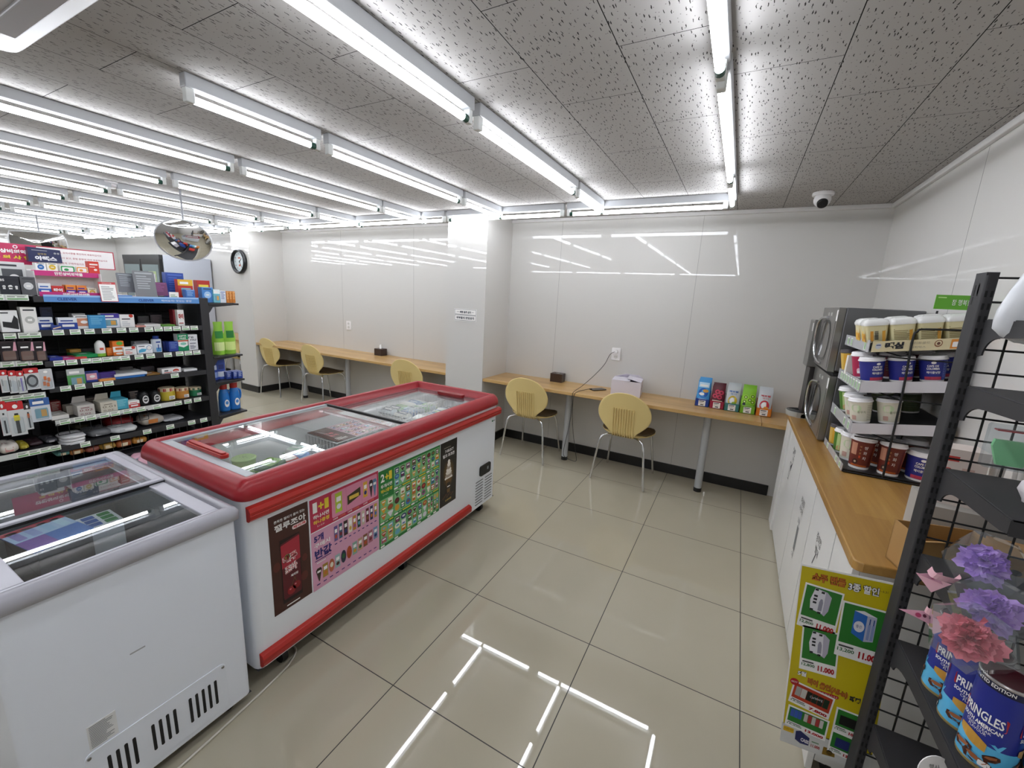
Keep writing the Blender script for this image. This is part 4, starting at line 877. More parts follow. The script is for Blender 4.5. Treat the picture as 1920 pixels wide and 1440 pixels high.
  ('soft', -2.912, 0.156, 0.271, 0.086, 0.15, 0.052, 'b08a3c', 'd8c8a8', '', '', 'mustard snack packet in the wire basket under the bottom shelf', 'packet'),
  ('soft', -2.912, 0.246, 0.261, 0.091, 0.15, 0.057, 'a85a2c', 'd8c8a8', '', '', 'burnt orange snack packet in the wire basket under the bottom shelf', 'packet'),
  ('soft', -2.912, 0.338, 0.263, 0.087, 0.15, 0.052, 'c08434', 'd8c8a8', '', '', 'amber snack packet in the wire basket under the bottom shelf', 'packet'),
  ('box', -3.092, -0.001, 1.15, 0.058, 0.0625, 0.139, '1c2440', '2c3860', 'lines', '', 'dark navy packet hanging behind the first bandage carton on the second shelf', 'packet'),
  ('box', -3.092, 0.154, 1.15, 0.069, 0.0625, 0.092, 'e6e4e2', 'c9c7c4', 'lines', '', 'white carton in the rear row above the patch packet', 'carton'),
  ('box', -3.092, 0.518, 1.15, 0.071, 0.0625, 0.07, '2c2a2c', '4a4648', 'lines', '', 'dark packet in the rear row behind the pile of white cartons', 'packet'),
  ('box', -3.092, 0.6, 1.15, 0.075, 0.0625, 0.079, '3a3436', '5c4c50', 'lines', '', 'dark brown packet in the rear row near the green flat packet', 'packet'),
  ('box', -3.092, 0.109, 0.949, 0.058, 0.0625, 0.044, 'c8923c', 'e8c070', 'lines', '', 'amber carton in the rear row of the third shelf', 'carton'),
  ('box', -3.092, 0.18, 0.949, 0.077, 0.0625, 0.043, '3c3a3a', '5c5a58', 'lines', '', 'charcoal carton in the rear row beside the white bottle', 'carton'),
  ('box', -3.092, 0.489, 0.949, 0.092, 0.0625, 0.076, 'd4d6d8', 'b0b4b8', 'lines', '', 'pale carton in the rear row above the face mask carton', 'carton'),
  ('box', -3.092, 0.018, 0.778, 0.055, 0.0625, 0.074, '2a2628', '443e40', 'lines', '', 'dark packet in the rear row at the near end of the fourth shelf', 'packet'),
  ('box', -3.092, 0.374, 0.778, 0.079, 0.0625, 0.059, '4c4a48', '6a6864', 'lines', '', 'grey packet in the rear row above the large blue packet', 'packet'),
  ('box', -3.092, 0.505, 0.778, 0.086, 0.0625, 0.044, '383638', '585456', 'lines', '', 'dark grey packet in the rear row of the fourth shelf middle', 'packet'),
  ('box', -3.092, -0.034, 0.553, 0.053, 0.0625, 0.09, '8e2a2a', 'b8a89a', 'lines', '', 'dark red packet in the rear row at the near end of the fifth shelf', 'packet'),
  ('box', -3.092, 0.155, 0.553, 0.078, 0.0625, 0.083, '4a4440', 'b8a89a', 'lines', '', 'brown packet between the two pale display cartons', 'packet'),
  ('box', -3.092, 0.396, 0.553, 0.065, 0.0625, 0.091, '2c2c30', 'b8a89a', 'lines', '', 'black packet behind the small white and red carton', 'packet'),
]
for g in GOODS: product(*g)
# pink medicine stand
st = thing('medicine_stand', 'white two tier medicine display stand with pink header strips on the gondola top', 'display stand')
MAG = mat('c9337f', .35); Sx = -2.915
mb = MB().box(-3.06, Sx-.004, -.065, .25, 1.364, 1.368, PLAST).box(-3.06, Sx-.045, -.065, .25, 1.512, 1.519, PLAST).box(-3.062, -3.056, -.065, .25, 1.364, 1.528, PLAST).box(-3.06, Sx-.01, .247, .251, 1.364, 1.52, PLAST).box(-3.06, Sx-.01, -.068, -.064, 1.364, 1.52, PLAST)
mb.obj('tray', st)
mb = MB().box(Sx-.046, Sx-.043, -.068, .253, 1.492, 1.524, MAG); q = mb.panel((Sx-.0428, -.068, 1.492), (0, 1, 0), (0, 0, 1)); q.text('안전상비의약품', .10, .006, .021, PW, 2, w=.135, bold=.04); mb.obj('header_strip', st)
mb = MB().box(Sx-.004, Sx-.001, -.06, .235, 1.362, 1.392, MAG); q = mb.panel((Sx-.0008, -.06, 1.362), (0, 1, 0), (0, 0, 1)); q.text('안전상비의약품', .105, .005, .020, PW, 2, w=.13, bold=.04); mb.obj('header_strip', st)
mb = MB().box(-.001, .001, 0, .092, 0, .135, mat('c2363c', .35)); q = mb.panel((.0012, 0, 0), (0, 1, 0), (0, 0, 1)); q.rect(.003, .004, .089, .119, PW, 1); q.text('안전상비의약품', .02, .122, .008, PW, 2, w=.05); q.lines(.012, .012, .08, .108, 9, mat('9a9a9c', .5), 2)
o = tag(mb.obj('price_list', loc=(-2.888, .222, 1.335)), 'white price list card with a red border hanging from the medicine stand', 'card'); o.rotation_euler = (0, -.15, 0)
# banner
mb = MB().box(-3.156, -3.150, -.30, .41, 1.555, 1.682, mat('b8233f', .35)); q = mb.panel((-3.1498, -.30, 1.555), (0, 1, 0), (0, 0, 1))
q.rect(.0, 0, .315, .127, mat('c4305e', .35), 1); q.rect(.318, .006, .704, .121, mat('efecea', .35), 1)
q.ell(.225, .108, .011, .011, PW, 2); q.ell(.225, .108, .006, .006, mat('c4305e', .35), 3); q.text('안전상비의약품', .10, .066, .026, PW, 2, w=.20, bold=.05); q.text('주 의 사 항', .12, .030, .024, YEL, 2, w=.17, bold=.05)
for i, t in enumerate(['· 용법, 유의사항을 확인하여 복용하십시오', '· 반드시 읽고, 용법·용량에 따라 복용하십시오', '  안전하게 구매하십시오']): q.text(t, .40, .088-.034*i, .013, mat('a83a48', .4), 2, w=[.24, .27, .14][i], bold=.01)
tag(mb.obj('safety_banner'), 'long pink and white medicine caution banner standing along the gondola top', 'banner')
for y in (-.2, .33): pass
mb = MB().prism([(0, 0, 0), (0, .155, .002), (0, .152, .085), (0, .004, .092)], (-.04, 0, 0), mat('1c2550', .3)); q = mb.panel((.0006, 0, 0), (0, 1, 0), (0, 0, 1))
q.text('아렉스', .03, .012, .028, mat('e9e9ee', .3), 2, w=.10, bold=.06); q.text('강력한', .045, .046, .012, mat('c9b060', .3), 2, w=.04); q.ell(.125, .062, .006, .006, GREYP, 1); q.ell(.14, .062, .006, .006, GREYP, 1); q.rect(.02, .072, .09, .076, GREYP, 1)
tag(mb.obj('navy_pouch', loc=(-3.07, -.045, 1.576)), 'navy pouch with silver lettering propped in front of the caution banner', 'pouch')
mb = MB().box(-.001, .001, 0, .062, 0, .05, PW); q = mb.panel((.0012, 0, 0), (0, 1, 0), (0, 0, 1)); q.lines(.008, .01, .054, .034, 2, mat('7aa07a', .5), 1)
tag(mb.obj('price_card', loc=(-2.90, .625, 1.364)), 'white price card standing at the far end of the blue rail', 'card')
# end cap goods
def facing(nm, label, cat, grp, mb, loc): return tag(mb.obj(nm, loc=loc), label, cat, grp)
ex = -2.965
def ebox(label, y, z, w, d, h, c1, c2, st='lines', x=ex, cat='carton', tx=''):
    product('box', x, y, z, w, d, h, c1, c2, st, tx, label, cat)
zt = ECZ[0]
ebox('blue noodle pack standing behind the red one at the end of the gondola top', .765, 1.364, .125, .06, .20, '2a4a9c', '4a6ac0', x=-3.11, cat='packet')
ebox('red noodle pack with yellow corner at the end of the gondola top', .785, 1.364, .105, .05, .15, 'c03428', 'e8b83a', 'split', x=-3.0, cat='packet')
ebox('small blue carton in front of the red noodle pack', .785, 1.364, .066, .05, .072, '3f74bc', '9cc0ea', 'lines', x=-2.935)
ebox('red packet at the back right of the top end shelf', .985, zt, .10, .06, .18, 'b83228', 'e0d04a', 'logo', x=-3.14, cat='packet')
ebox('sky blue carton with white print on the top end shelf', .935, zt, .085, .06, .125, '4a88cc', 'a8cdf0', 'disc', x=-2.985)
ebox('turquoise and white carton on the top end shelf', .995, zt, .05, .07, .11, '7ac4d4', 'e8f2f4', 'split')
ebox('white carton with blue print on the top end shelf', 1.045, zt, .046, .07, .10, 'dfe4ec', '5a70a8', 'lines')
for i in range(3): ebox('%s orange carton in the row at the end of the top end shelf' % ['nearest', 'middle', 'farthest'][i], 1.083+.025*i, zt, .0235, .07, .10, 'c8782c', 'f0c080', 'lines')
def pouch(nm, label, cat, loc, w, d, h, c1, c2, c3, rz=0., lean=0., grp=None, draw=None, gather=.03):
    mb = MB(); n = 10; rows = []
    for i in range(9):
        t = i/8; dd = d*(1-t)**.8; ww = w*(1-gather*max(0, (t-.5)/.3 if t < .8 else 1-(t-.8)*1.2))
        rows.append([(dd/2*(1-abs(2*j/n-1)**2.2)*1., -ww/2+ww*j/n, h*t) for j in range(n+1)])
    for sg in (1, -1):
        vs = [(p[0]*sg, p[1], p[2]) for r in rows for p in r]; k = n+1
        fs = [(i*k+j, i*k+j+1, (i+1)*k+j+1, (i+1)*k+j) for i in range(8) for j in range(n)]
        if sg < 0: fs = [tuple(reversed(f)) for f in fs]
        mb.add(vs, fs, mat(c1, .3), True)
    q = mb.panel((0, 0, 0), (0, 1, 0), (0, 0, 1))
    def wr(x, y, l):
        t = max(0, min(1, y/h)); u = max(-1, min(1, 2*x/w)); dd = d*(1-t)**.8
        return Vector((dd/2*(1-abs(u)**2.2)+.0012+.0005*l, x, y))
    q.wrap = wr
    if draw: draw(q)
    else:
        def grid(x0, y0, x1, y1, m, l):
            for i in range(6):
                for j in range(6): q.poly([(x0+(x1-x0)*a/6, y0+(y1-y0)*b/6) for a, b in ((i, j), (i+1, j), (i+1, j+1), (i, j+1))], m, l)
        grid(-w*.4, h*.12, w*.4, h*.38, mat(c2, .35), 1); grid(-w*.3, h*.5, w*.3, h*.72, mat(c3, .35), 1)
    o = mb.obj(nm, loc=loc); o.rotation_euler = (0, lean, rz)
    return tag(o, label, cat, grp)
z2 = ECZ[1]
pouch('refill_pouch', 'lime green refill pouch, nearer of the two on the end shelf', 'pouch', (-3.02, 1.0, z2), .106, .085, .285, '8cc23c', 'd8e8a0', '2f8a3a', 0, .05, gather=.38)
pouch('refill_pouch', 'lime green refill pouch with dark green leaf, farther one on the end shelf', 'pouch', (-3.02, 1.09, z2), .106, .085, .285, '93c840', 'd4e890', '1f7a34', 0, .05, gather=.38)
pouch('refill_pouch', 'pale grey pouch behind the green refill pouches', 'pouch', (-3.12, .97, z2), .09, .06, .22, 'b9bfc0', '8a9aa8', '6a7a90', 0, 0)
z3 = ECZ[2]
pouch('snack_pouch', 'dark blue pouch standing nearest the gondola post on the end shelf', 'pouch', (-3.02, .945, z3), .06, .05, .18, '2a449c', '8aa0d8', 'c8d0e8')
pouch('snack_pouch', 'blue and white pouch in the middle of the end shelf', 'pouch', (-3.03, 1.005, z3), .075, .05, .18, '3a58b4', 'dfe4f0', '24357c')
for i, (y, x) in enumerate([(1.04, -2.97), (1.085, -2.95), (1.12, -2.94)]): ebox('%s of the three small blue cartons at the end shelf front' % ['nearest', 'middle', 'farthest'][i], y, z3, .04, .09, .065, '2c4698', 'b8c4e4', 'lines', x=x)
z4 = ECZ[3]
def detergent(label, y):
    t = thing('detergent_bottle', label, 'bottle', (-3.03, y, z4))
    mb = MB(); B = mat('2a78c8', .3)
    mb.lathe([(.040, 0), (.044, .01), (.043, .13), (.038, .17), (.028, .20), (.022, .205)], 20, (0, 0, 0), [B], 1.0, 1.0)
    q = mb.panel((.0448, -.022, .03), (0, 1, 0), (0, 0, 1)); q.ell(.022, .045, .020, .035, PW, 1); q.ell(.022, .05, .013, .016, mat('4a8ad0', .4), 2); mb.obj('body', t)
    MB().lathe([(.030, .203), (.031, .245), (.029, .25)], 18, (0, 0, 0), [mat('b8322c', .35)]).obj('cap', t)
    MB().tube(smooth_path([(0, .035, .185), (0, .055, .165), (0, .054, .11), (0, .040, .09)], 5), .009, 8, B).obj('handle', t)
detergent('blue detergent bottle with red cap, nearer of the two on the low end shelf', 1.01)
detergent('blue detergent bottle with red cap, farther of the two at the end shelf edge', 1.098)
product('bottle', -3.02, .935, z4, .05, .05, .2, 'b8bab8', '8a8c8a', 'white', '', 'grey bottle between the post and the blue detergent bottles', 'bottle')
product('soft', -2.98, .99, .09, .11, .12, .13, 'd8b8b0', 'c08a80', '', '', 'pinkish wrapped packet under the lowest end shelf, nearer one', 'packet')
product('soft', -2.97, 1.085, .09, .10, .12, .12, 'cfb4a8', 'a87a70', '', '', 'pinkish wrapped packet under the lowest end shelf, farther one', 'packet')
product('soft', -2.775, .30, 0.0, .16, .12, .20, 'd8a8b8', '6ab8d0', '', '', 'pink and blue printed bag on the floor between the gondola and the freezers', 'bag')
product('soft', -2.775, .12, 0.0, .16, .12, .20, '7ac4cc', '5a98b8', '', '', 'turquoise bag on the floor beside the pink and blue bag', 'bag')

# ------------------------------------------------------------------ tables, chairs and table goods
TZ, TF = .714, 2.405
def table(label, x0, x1, legs, extra=None):
    t = thing('bar_table', label, 'table', ((x0+x1)/2, 2.64, 0)); ox, oy = (x0+x1)/2, 2.64
    mb = MB().box(x0-ox, x1-ox, TF-oy, WY-.001-oy, TZ-.028, TZ, TABLEWOOD); mb.obj('table_top', t, bevel=.003)
    if extra: MB().box(x1+.0015-ox, extra-ox, TF+.012-oy, WY-.001-oy, TZ-.030, TZ-.002, TABLEWOOD).obj('table_top', t, bevel=.003)
    LG_ = mat('b4b6b8', .4)
    for lx in legs:
        l = MB().cyl((lx-ox, 2.62-oy, .03), (lx-ox, 2.62-oy, TZ-.028), .029, .029, 20, LG_).obj('leg', t)
        MB().cyl((lx-ox, 2.62-oy, 0), (lx-ox, 2.62-oy, .034), .0305, .0305, 20, BLACK).obj('foot', l)
    return t
table('light wood wall table in the alcove right of the pillar', PX[0][1]+.001, 1.232, (-.316, .875), WX-.001)
table('long light wood wall table between the two pillars', PX[1][1]+.001, PX[0][0]-.001, (-4.16, -3.30, -2.4))
table('light wood wall table beyond the far pillar, mostly hidden by the end shelf', -6.62, PX[1][0]-.001, (-5.9,))
SHELL = mat('dfc888', .4); PAD = mat('5d4c33', .7)
def make_chair():
    t = thing('shell_chair', '', 'chair')
    prof = [(-.028, .800, .012), (-.027, .795, .055), (-.024, .780, .100), (-.018, .750, .145), (-.010, .710, .176), (-.002, .665, .196), (.006, .620, .203), (.013, .575, .198), (.019, .535, .180), (.024, .500, .150), (.028, .470, .118), (.034, .447, .098), (.046, .430, .092), (.065, .420, .100), (.090, .416, .128), (.125, .416, .165), (.170, .418, .195), (.225, .421, .208), (.280, .423, .205), (.330, .424, .186), (.370, .421, .150), (.400, .414, .100), (.415, .408, .03)]
    n = 14
    def pt(i, u, off=0.):
        y, z, w = prof[i]; bk = max(0, min(1, (z-.44)/.1)) if i < 13 else 0
        w *= 1.1
        return (w*u, y+.5*(w*u)**2*bk+off*(-bk), z+.25*(w*u)**2*(1-bk)+off*(1-bk))
    mb = MB(); k = n+1
    vs = [pt(i, -1+2*j/n) for i in range(len(prof)) for j in range(k)]
    mb.add(vs, [(i*k+j, (i+1)*k+j, (i+1)*k+j+1, i*k+j+1) for i in range(len(prof)-1) for j in range(n)], SHELL, True)
    sh = mb.obj('shell', t, solid=.010, subd=1)
    mb = MB()
    for r in range(9):
        x = -.084+.021*r; pts = []
        for i in range(4, 15):
            y, z, w = prof[i]; u = max(-.93, min(.93, x/(w*1.1))); p = pt(i, u)
            bk = max(0, min(1, (z-.44)/.1)) if i < 13 else 0
            pts.append((p[0], p[1]-.0105*max(bk, .3), p[2]-.0105*(1-bk)))
        mb.tube(smooth_path(pts[1:], 3), .0052, 8, SHELL)
    mb.obj('back_ribs', sh)
    mb = MB(); rows = list(range(15, len(prof)-1))
    vs = [(p[0]*.97, p[1], p[2]+.011) for i in rows for p in [pt(i, -1+2*j/n) for j in range(k)]]
    mb.add(vs, [(i*k+j, (i+1)*k+j, (i+1)*k+j+1, i*k+j+1) for i in range(len(rows)-1) for j in range(n)], PAD, True)
    mb.obj('seat_pad', t, solid=.008)
    for sx in (-1, 1):
        MB().tube(smooth_path([(sx*.02, .19, .398), (sx*.10, .10, .405), (sx*.148, .055, .402), (sx*.176, .032, .375), (sx*.195, .018, .28), (sx*.226, .0, .004)], 6), .0095, 10, CHROME).obj('leg', t)
        MB().tube(smooth_path([(sx*.02, .20, .398), (sx*.10, .29, .405), (sx*.146, .335, .402), (sx*.172, .36, .375), (sx*.186, .385, .28), (sx*.212, .440, .004)], 6), .0095, 10, CHROME).obj('leg', t)
    MB().cyl((0, .195, .388), (0, .195, .408), .05, .05, 16, STEEL).obj('hub', t)
    return t
ch0 = make_chair(); grp = 'cream shell chairs at the wall tables'
for i, (x, y, rz, lb) in enumerate([(.262, 2.335, -.03, 'cream shell chair in front of the white carton and phone'), (-.645, 2.345, .0, 'cream shell chair at the table end beside the near pillar'), (-2.11, 2.36, .05, 'cream shell chair rising behind the far end of the long freezer'), (-3.72, 2.40, -.02, 'cream shell chair in the middle of the long table, near a table leg'), (-4.62, 2.41, .0, 'cream shell chair beside the far pillar with the clock'), (-5.55, 2.42, 0, 'cream shell chair beyond the far pillar, seen past the end shelf')]):
    o = ch0 if i == 0 else dup(ch0)
    o.location = (x, y, 0); o.rotation_euler = (0, 0, rz); o['label'] = lb; o['group'] = grp
# tissue boxes
def tissue(label, x, y, rz, tuft):
    t = thing('tissue_box', label, 'tissue box', (x, y, TZ), rz)
    mb = MB().rbox(-.062, .062, -.05, .05, 0, .084, .008, mat('3a2a22', .35)); q = mb.panel((-.062, -.05, .0842), (1, 0, 0), (0, 1, 0)); q.ell(.062, .05, .030, .014, mat('120d0b', .6), 1); q.ell(.062, .05, .022, .009, mat('d9d6d0', .6) if not tuft else mat('120d0b', .6), 2)
    mb.obj('body', t, bevel=.003)
    if tuft:
        m = MB(); m.add([(-.02, 0, .083), (.0, .014, .083), (.02, -.004, .083), (.0, -.014, .083), (.008, .004, .140), (-.012, -.004, .130)], [(0, 1, 4, 5), (1, 2, 4), (2, 3, 5, 4), (3, 0, 5)], PW, True); m.obj('tissue', t)
tissue('dark brown tissue box on the table right of the near pillar', -.515, 2.795, .0, False)
tissue('dark brown tissue box with a white tissue pulled up on the long table', -2.91, 2.80, .0, True)
# phone, charger, outlets
mb = MB().rbox(-.038, .038, -.075, .075, 0, .0085, .011, mat('1a1a1d', .12)); tag(mb.obj('phone', loc=(-.07, 2.69, TZ), rot=(0, 0, -.62), bevel=.0015), 'black phone lying on the table beside the charging cable', 'phone')
def outlet(label, x, z):
    t = thing('wall_outlet', label, 'outlet', (x, WY, z))
    mb = MB().rbox(-.042, .042, -.009, 0, -.058, .058, .006, PLAST, 'y'); mb.obj('plate', t, bevel=.002)
    for zz in (-.024, .024): 
        s = MB().tube([(0, -.009, zz), (0, -.0105, zz)], .019, 18, mat('d5d3d0', .4)); 
        for xx in (-.007, .007): s.tube([(xx, -.0105, zz), (xx, -.0109, zz)], .0028, 8, mat('3a3a3a', .5))
        s.obj('socket', t)
    return t
outlet('white double wall outlet with a charger plugged in above the carton', .02, 1.039)
outlet('empty white double wall outlet above the long table', -3.55, 1.035)
outlet('white wall outlet beyond the far pillar', -5.62, 1.05)
t = thing('charger', 'white charger plug in the wall with its thin cable hanging to the phone', 'charger', (0, 0, 0))
MB().tube([(.02, WY-.0112, 1.063), (.02, WY-.034, 1.063)], .0165, 16, PLAST).obj('plug', t)
MB().tube(smooth_path([(.012, WY-.033, 1.062), (-.03, WY-.03, 1.03), (-.075, WY-.03, .93), (-.14, 2.78, .83), (-.19, 2.60, .75), (-.205, 2.42, .722), (-.205, 2.392, .69), (-.20, 2.39, .60), (-.215, 2.41, .45), (-.262, 2.45, .20), (-.285, 2.50, .10), (-.27, 2.54, .05), (-.22, 2.56, .03), (-.165, 2.52, .05), (-.155, 2.48, .12), (-.185, 2.42, .38), (-.195, 2.392, .60), (-.19, 2.395, .70), (-.175, 2.45, .7235), (-.14, 2.60, .7235), (-.115, 2.65, .7235)], 7), .0025, 6, mat('2c2a2a', .5)).obj('cable', t)
# white carton with a raised flap
t = thing('cardboard_carton', 'white cardboard carton with a lifted lid flap on the table', 'carton', (.19, 2.69, TZ), .12)
CB = mat('d8d3dc', .6); mb = MB().box(-.125, .125, -.10, .10, 0, .003, CB)
for a in ((-.125, .125, -.10, -.097), (-.125, .125, .097, .10), (-.125, -.122, -.097, .097), (.122, .125, -.097, .097)): mb.box(*a, 0, .132, CB)
mb.box(-.121, .121, -.096, .096, .06, .063, mat('3a3638', .7))
q = mb.panel((.1252, -.10, 0), (0, 1, 0), (0, 0, 1)); q.lines(.06, .06, .12, .10, 3, mat('6a6670', .6), 1)
mb.obj('body', t)
MB().prism([(-.125, -.10, .132), (.03, -.10, .134), (.03, .10, .140), (-.125, .10, .132)], (0, 0, .003), CB).obj('flap', t)
MB().prism([(.125, -.098, .132), (.0, -.06, .152), (.01, .09, .158), (.125, .098, .132)], (0, 0, .003), CB).obj('flap', t)
MB().prism([(-.125, .10, .134), (.125, .10, .134), (.09, .085, .165), (-.02, .05, .172)], (0, 0, .003), CB).obj('flap', t)
# five snack display boxes with pouches
def dr_milk(q): q.rect(-.038, .15, .038, .19, mat('bfe0f4', .35), 1); q.ell(0, .105, .036, .038, mat('1f5cb8', .35), 1); q.rect(-.03, .158, .03, .172, PW, 2); q.ell(.016, .122, .022, .013, mat('d8a040', .4), 2); q.ell(-.01, .095, .02, .012, PW, 2); q.rect(-.03, .04, .03, .056, PW, 2); q.text('요거트', -.024, .022, .011, mat('2a58b0', .4), 3, w=.048, bold=.03)
def dr_fig(q):
    for x, y in ((-.020, .095), (.014, .088), (.022, .125), (-.006, .13)): q.ell(x, y, .018, .018, mat('c83a58', .4), 1); q.ell(x, y, .008, .008, mat('6a1024', .4), 2)
    q.rect(-.036, .034, .036, .06, mat('e8dcc4', .4), 2); q.text('FIG MIX', -.026, .040, .013, mat('3a1818', .4), 3, w=.052, bold=.04)
def dr_ring(c, d):
    def f(q):
        q.ell(0, .075, .032, .040, mat(c, .35), 1, 22); q.ell(-.002, .078, .015, .023, PW, 2); q.ell(.012, .058, .016, .012, mat('e8a040' if c == 'd0303c' else '9ab830', .35), 3); q.text(d, -.032, .142, .014, mat('2a6ab8' if c != 'd0303c' else c, .4), 2, w=.064, bold=.03); q.text('젤리', -.02, .124, .011, mat('2a6ab8' if c != 'd0303c' else c, .4), 2, w=.04)
    return f
def dr_kiwi(q):
    for x, y in ((-.02, .12), (.01, .10), (.026, .13), (-.025, .085), (.03, .085)): q.ell(x, y, .019, .019, mat('a8dc38', .35), 1); q.ell(x, y, .014, .014, mat('6a9a18', .35), 1.5); q.ell(x, y, .005, .005, mat('eaf4b0', .4), 2)
    q.rect(-.036, .032, .036, .055, mat('e8ecd8', .4), 2); q.text('KIWI', -.02, .037, .012, mat('2a3a18', .4), 3, w=.044, bold=.03); q.ell(-.026, .066, .011, .010, mat('16202c', .4), 3)
snk = [('blue', '1f3f96', '4aa0dc', dr_milk, 'light blue milk snack pouches', .205, .812), ('maroon', '9a1c3c', '5c1626', dr_fig, 'dark red fig snack pouches', .175, .921), ('blue green', '3a7a78', 'c6ccce', dr_ring('d8b820', '제로젤'), 'silver pouches with a yellow ring', .19, 1.029), ('lime green', '76b028', '86c42c', dr_kiwi, 'lime green kiwi pouches', .19, 1.137), ('orange', 'd87a20', 'ced2d6', dr_ring('d0303c', '제로젤'), 'silver pouches with a red ring', .19, 1.247)]
for i, (nm, c1, c2, dr, what, h, x) in enumerate(snk):
    y = 2.735-.006*i
    t = thing('display_tray', '%s open display tray of %s on the wall table' % (nm, what), 'display tray', (x, y, TZ), 0)
    m = mat(c1, .45); mb = MB().box(-.051, .051, -.085, .075, 0, .003, m).box(-.051, .051, -.085, -.082, 0, .062, m).box(-.051, .051, .072, .075, 0, .11, m)
    for s in (-.051, .049): mb.prism([(s, -.085, 0), (s, .075, 0), (s, .075, .11), (s, -.085, .062)], (.002, 0, 0), m)
    mb.obj('tray', t)
    mb = MB().box(-.026, .026, -.0868, -.0855, .006, .052, PW); q = mb.panel((-.026, -.087, .006), (1, 0, 0), (0, 0, 1)); q.rect(.004, .036, .042, .042, mat('2a2a2c', .5), 1); q.lines(.006, .02, .046, .033, 2, mat('b8a89a', .5), 1); q.rect(.016, .006, .04, .014, mat('4a4a4c', .5), 1)
    mb.obj('price_label', t)
    for k in range(3):
        pouch('snack_pouch', '%s of the %s in the %s display tray' % (['front one', 'middle one', 'rear one'][k], what, nm), 'snack pouch', (x+.002*(k-1), y-.060+.042*k, TZ+.004), .094, .036, h+.008*k, c2, c2, c2, -pi/2+.03*(k-1), -.12, 'snack pouches in the '+nm+' tray', dr)
# pillar sign, clock
mb = MB().box(-1.494, -1.236, PYF-.003, PYF-.0002, 1.258, 1.374, PW); q = mb.panel((-1.494, PYF-.0032, 1.258), (1, 0, 0), (0, 0, 1)); NB = mat('2a3040', .5)
for a, b in ((.004, .056), (.060, .112)):
    for r in ((.004, a, .254, a+.003), (.004, b-.003, .254, b), (.004, a, .007, b), (.251, a, .254, b)): q.rect(*r, NB, 1)
q.text('매장 음주 금지', .065, .074, .022, NB, 2, w=.13, bold=.04); q.rect(.03, .085, .055, .088, NB, 1); q.rect(.203, .085, .228, .088, NB, 1); q.text('외부음식 반입금지', .025, .018, .024, NB, 2, w=.208, bold=.04)
tag(mb.obj('notice_sign'), 'white notice with two framed lines of black writing on the near pillar', 'sign')
t = thing('wall_clock', 'round white faced clock with a thick black rim on the far pillar', 'clock', (-5.075, PYF, 1.795))
rim = MB(); prf = [(.128, -.0), (.158, -.002), (.162, -.02), (.158, -.045), (.140, -.05), (.130, -.035), (.128, -.012)]
n = 36; vs = [(r*cos(2*pi*j/n), yy, r*sin(2*pi*j/n)) for r, yy in prf for j in range(n)]
rim.add(vs, [(i*n+j, i*n+(j+1) % n, ((i+1) % len(prf))*n+(j+1) % n, ((i+1) % len(prf))*n+j) for i in range(len(prf)) for j in range(n)], mat('101114', .3), True); rim.obj('rim', t)
mb = MB().tube([(0, -.001, 0), (0, -.014, 0)], .131, 36, mat('dfe8ea', .35)); q = mb.panel((0, -.0145, 0), (1, 0, 0), (0, 0, 1))
for i in range(12): a = pi/2-2*pi*(i+1)/12; q.text(str(i+1), .100*cos(a), .100*sin(a)-.010, .020, mat('2a3a44', .5), 1, a='c', bold=.03)
q.rect(-.03, .04, .03, .055, mat('c85a3a', .5), 1); q.ell(0, -.05, .02, .014, mat('c8583a', .5), 1); mb.obj('dial', t)
for a, L, w_ in ((.9, .065, .006), (2.6, .09, .004)):
    m = MB().prism([(-w_, -.017, -.012), (w_, -.017, -.012), (w_*.5, -.017, L), (-w_*.5, -.017, L)], (0, .002, 0), BLACK); m.obj('hand', t, rot=(0, a, 0))

# ------------------------------------------------------------------ counter along the right wall
CXF, CTZ = 1.39, .83
top = MB()
top.prism([(x, y, CTZ-.030) for x, y in [(WX-.001, 2.385), (1.366, 2.385), (1.366, .42), (1.368, .404), (1.375, .394), (1.39, .390), (WX-.001, .47)]], (0, 0, .030), TOPWOOD)
tag(top.obj('worktop', bevel=.004), 'oak worktop of the coffee counter along the right wall', 'worktop')
CABW = mat('e3e2e0', .3); CABI = mat('cfcecb', .4)
def cabinet(label, y0, y1, xf, draws=None, drawer=False, notch=False):
    t = thing('base_cabinet', label, 'cabinet', (xf, (y0+y1)/2, 0)); oy = (y0+y1)/2
    zt = CTZ-.031
    mb = MB().box(.019, WX-.004-xf, y0-oy+.001, y1-oy-.001, .06, zt, CABI); mb.obj('body', t)
    MB().box(.05, .065, y0-oy+.001, y1-oy-.001, 0, .062, mat('1e1c1c', .5)).obj('plinth', t)
    ztd = zt-.022 if notch else zt-.004
    d = MB(); d.box(0, .018, y0-oy+.0018, y1-oy-.0018, .014 if not notch else .02, ztd, CABW); q = d.panel((-.0002, y1-oy, 0), (0, -1, 0), (0, 0, 1))
    if draws: draws(q, y1-y0)
    D = d.obj('drawer_front' if drawer else 'door', t, bevel=.0015)
    if notch: MB().box(.001, .018, y0-oy+.004, y1-oy-.004, zt-.019, zt-.002, TABLEWOOD).obj('finger_strip', t)
    return t
INK = mat('26262a', .6)
def hand1(q, w): q.text('컵라면', w*.40, .66, .045, INK, 1, w=.09); q.text('뚜껑', w*.46, .625, .025, INK, 1, w=.05); q.poly([(w*.36, .49), (w*.42, .49), (w*.42, .60), (w*.36, .60)], INK, 1); q.poly([(w*.37, .495), (w*.41, .495), (w*.41, .595), (w*.37, .595)], CABW, 1.5); q.poly([(w*.42, .58), (w*.52, .62), (w*.46, .55)], INK, 1)
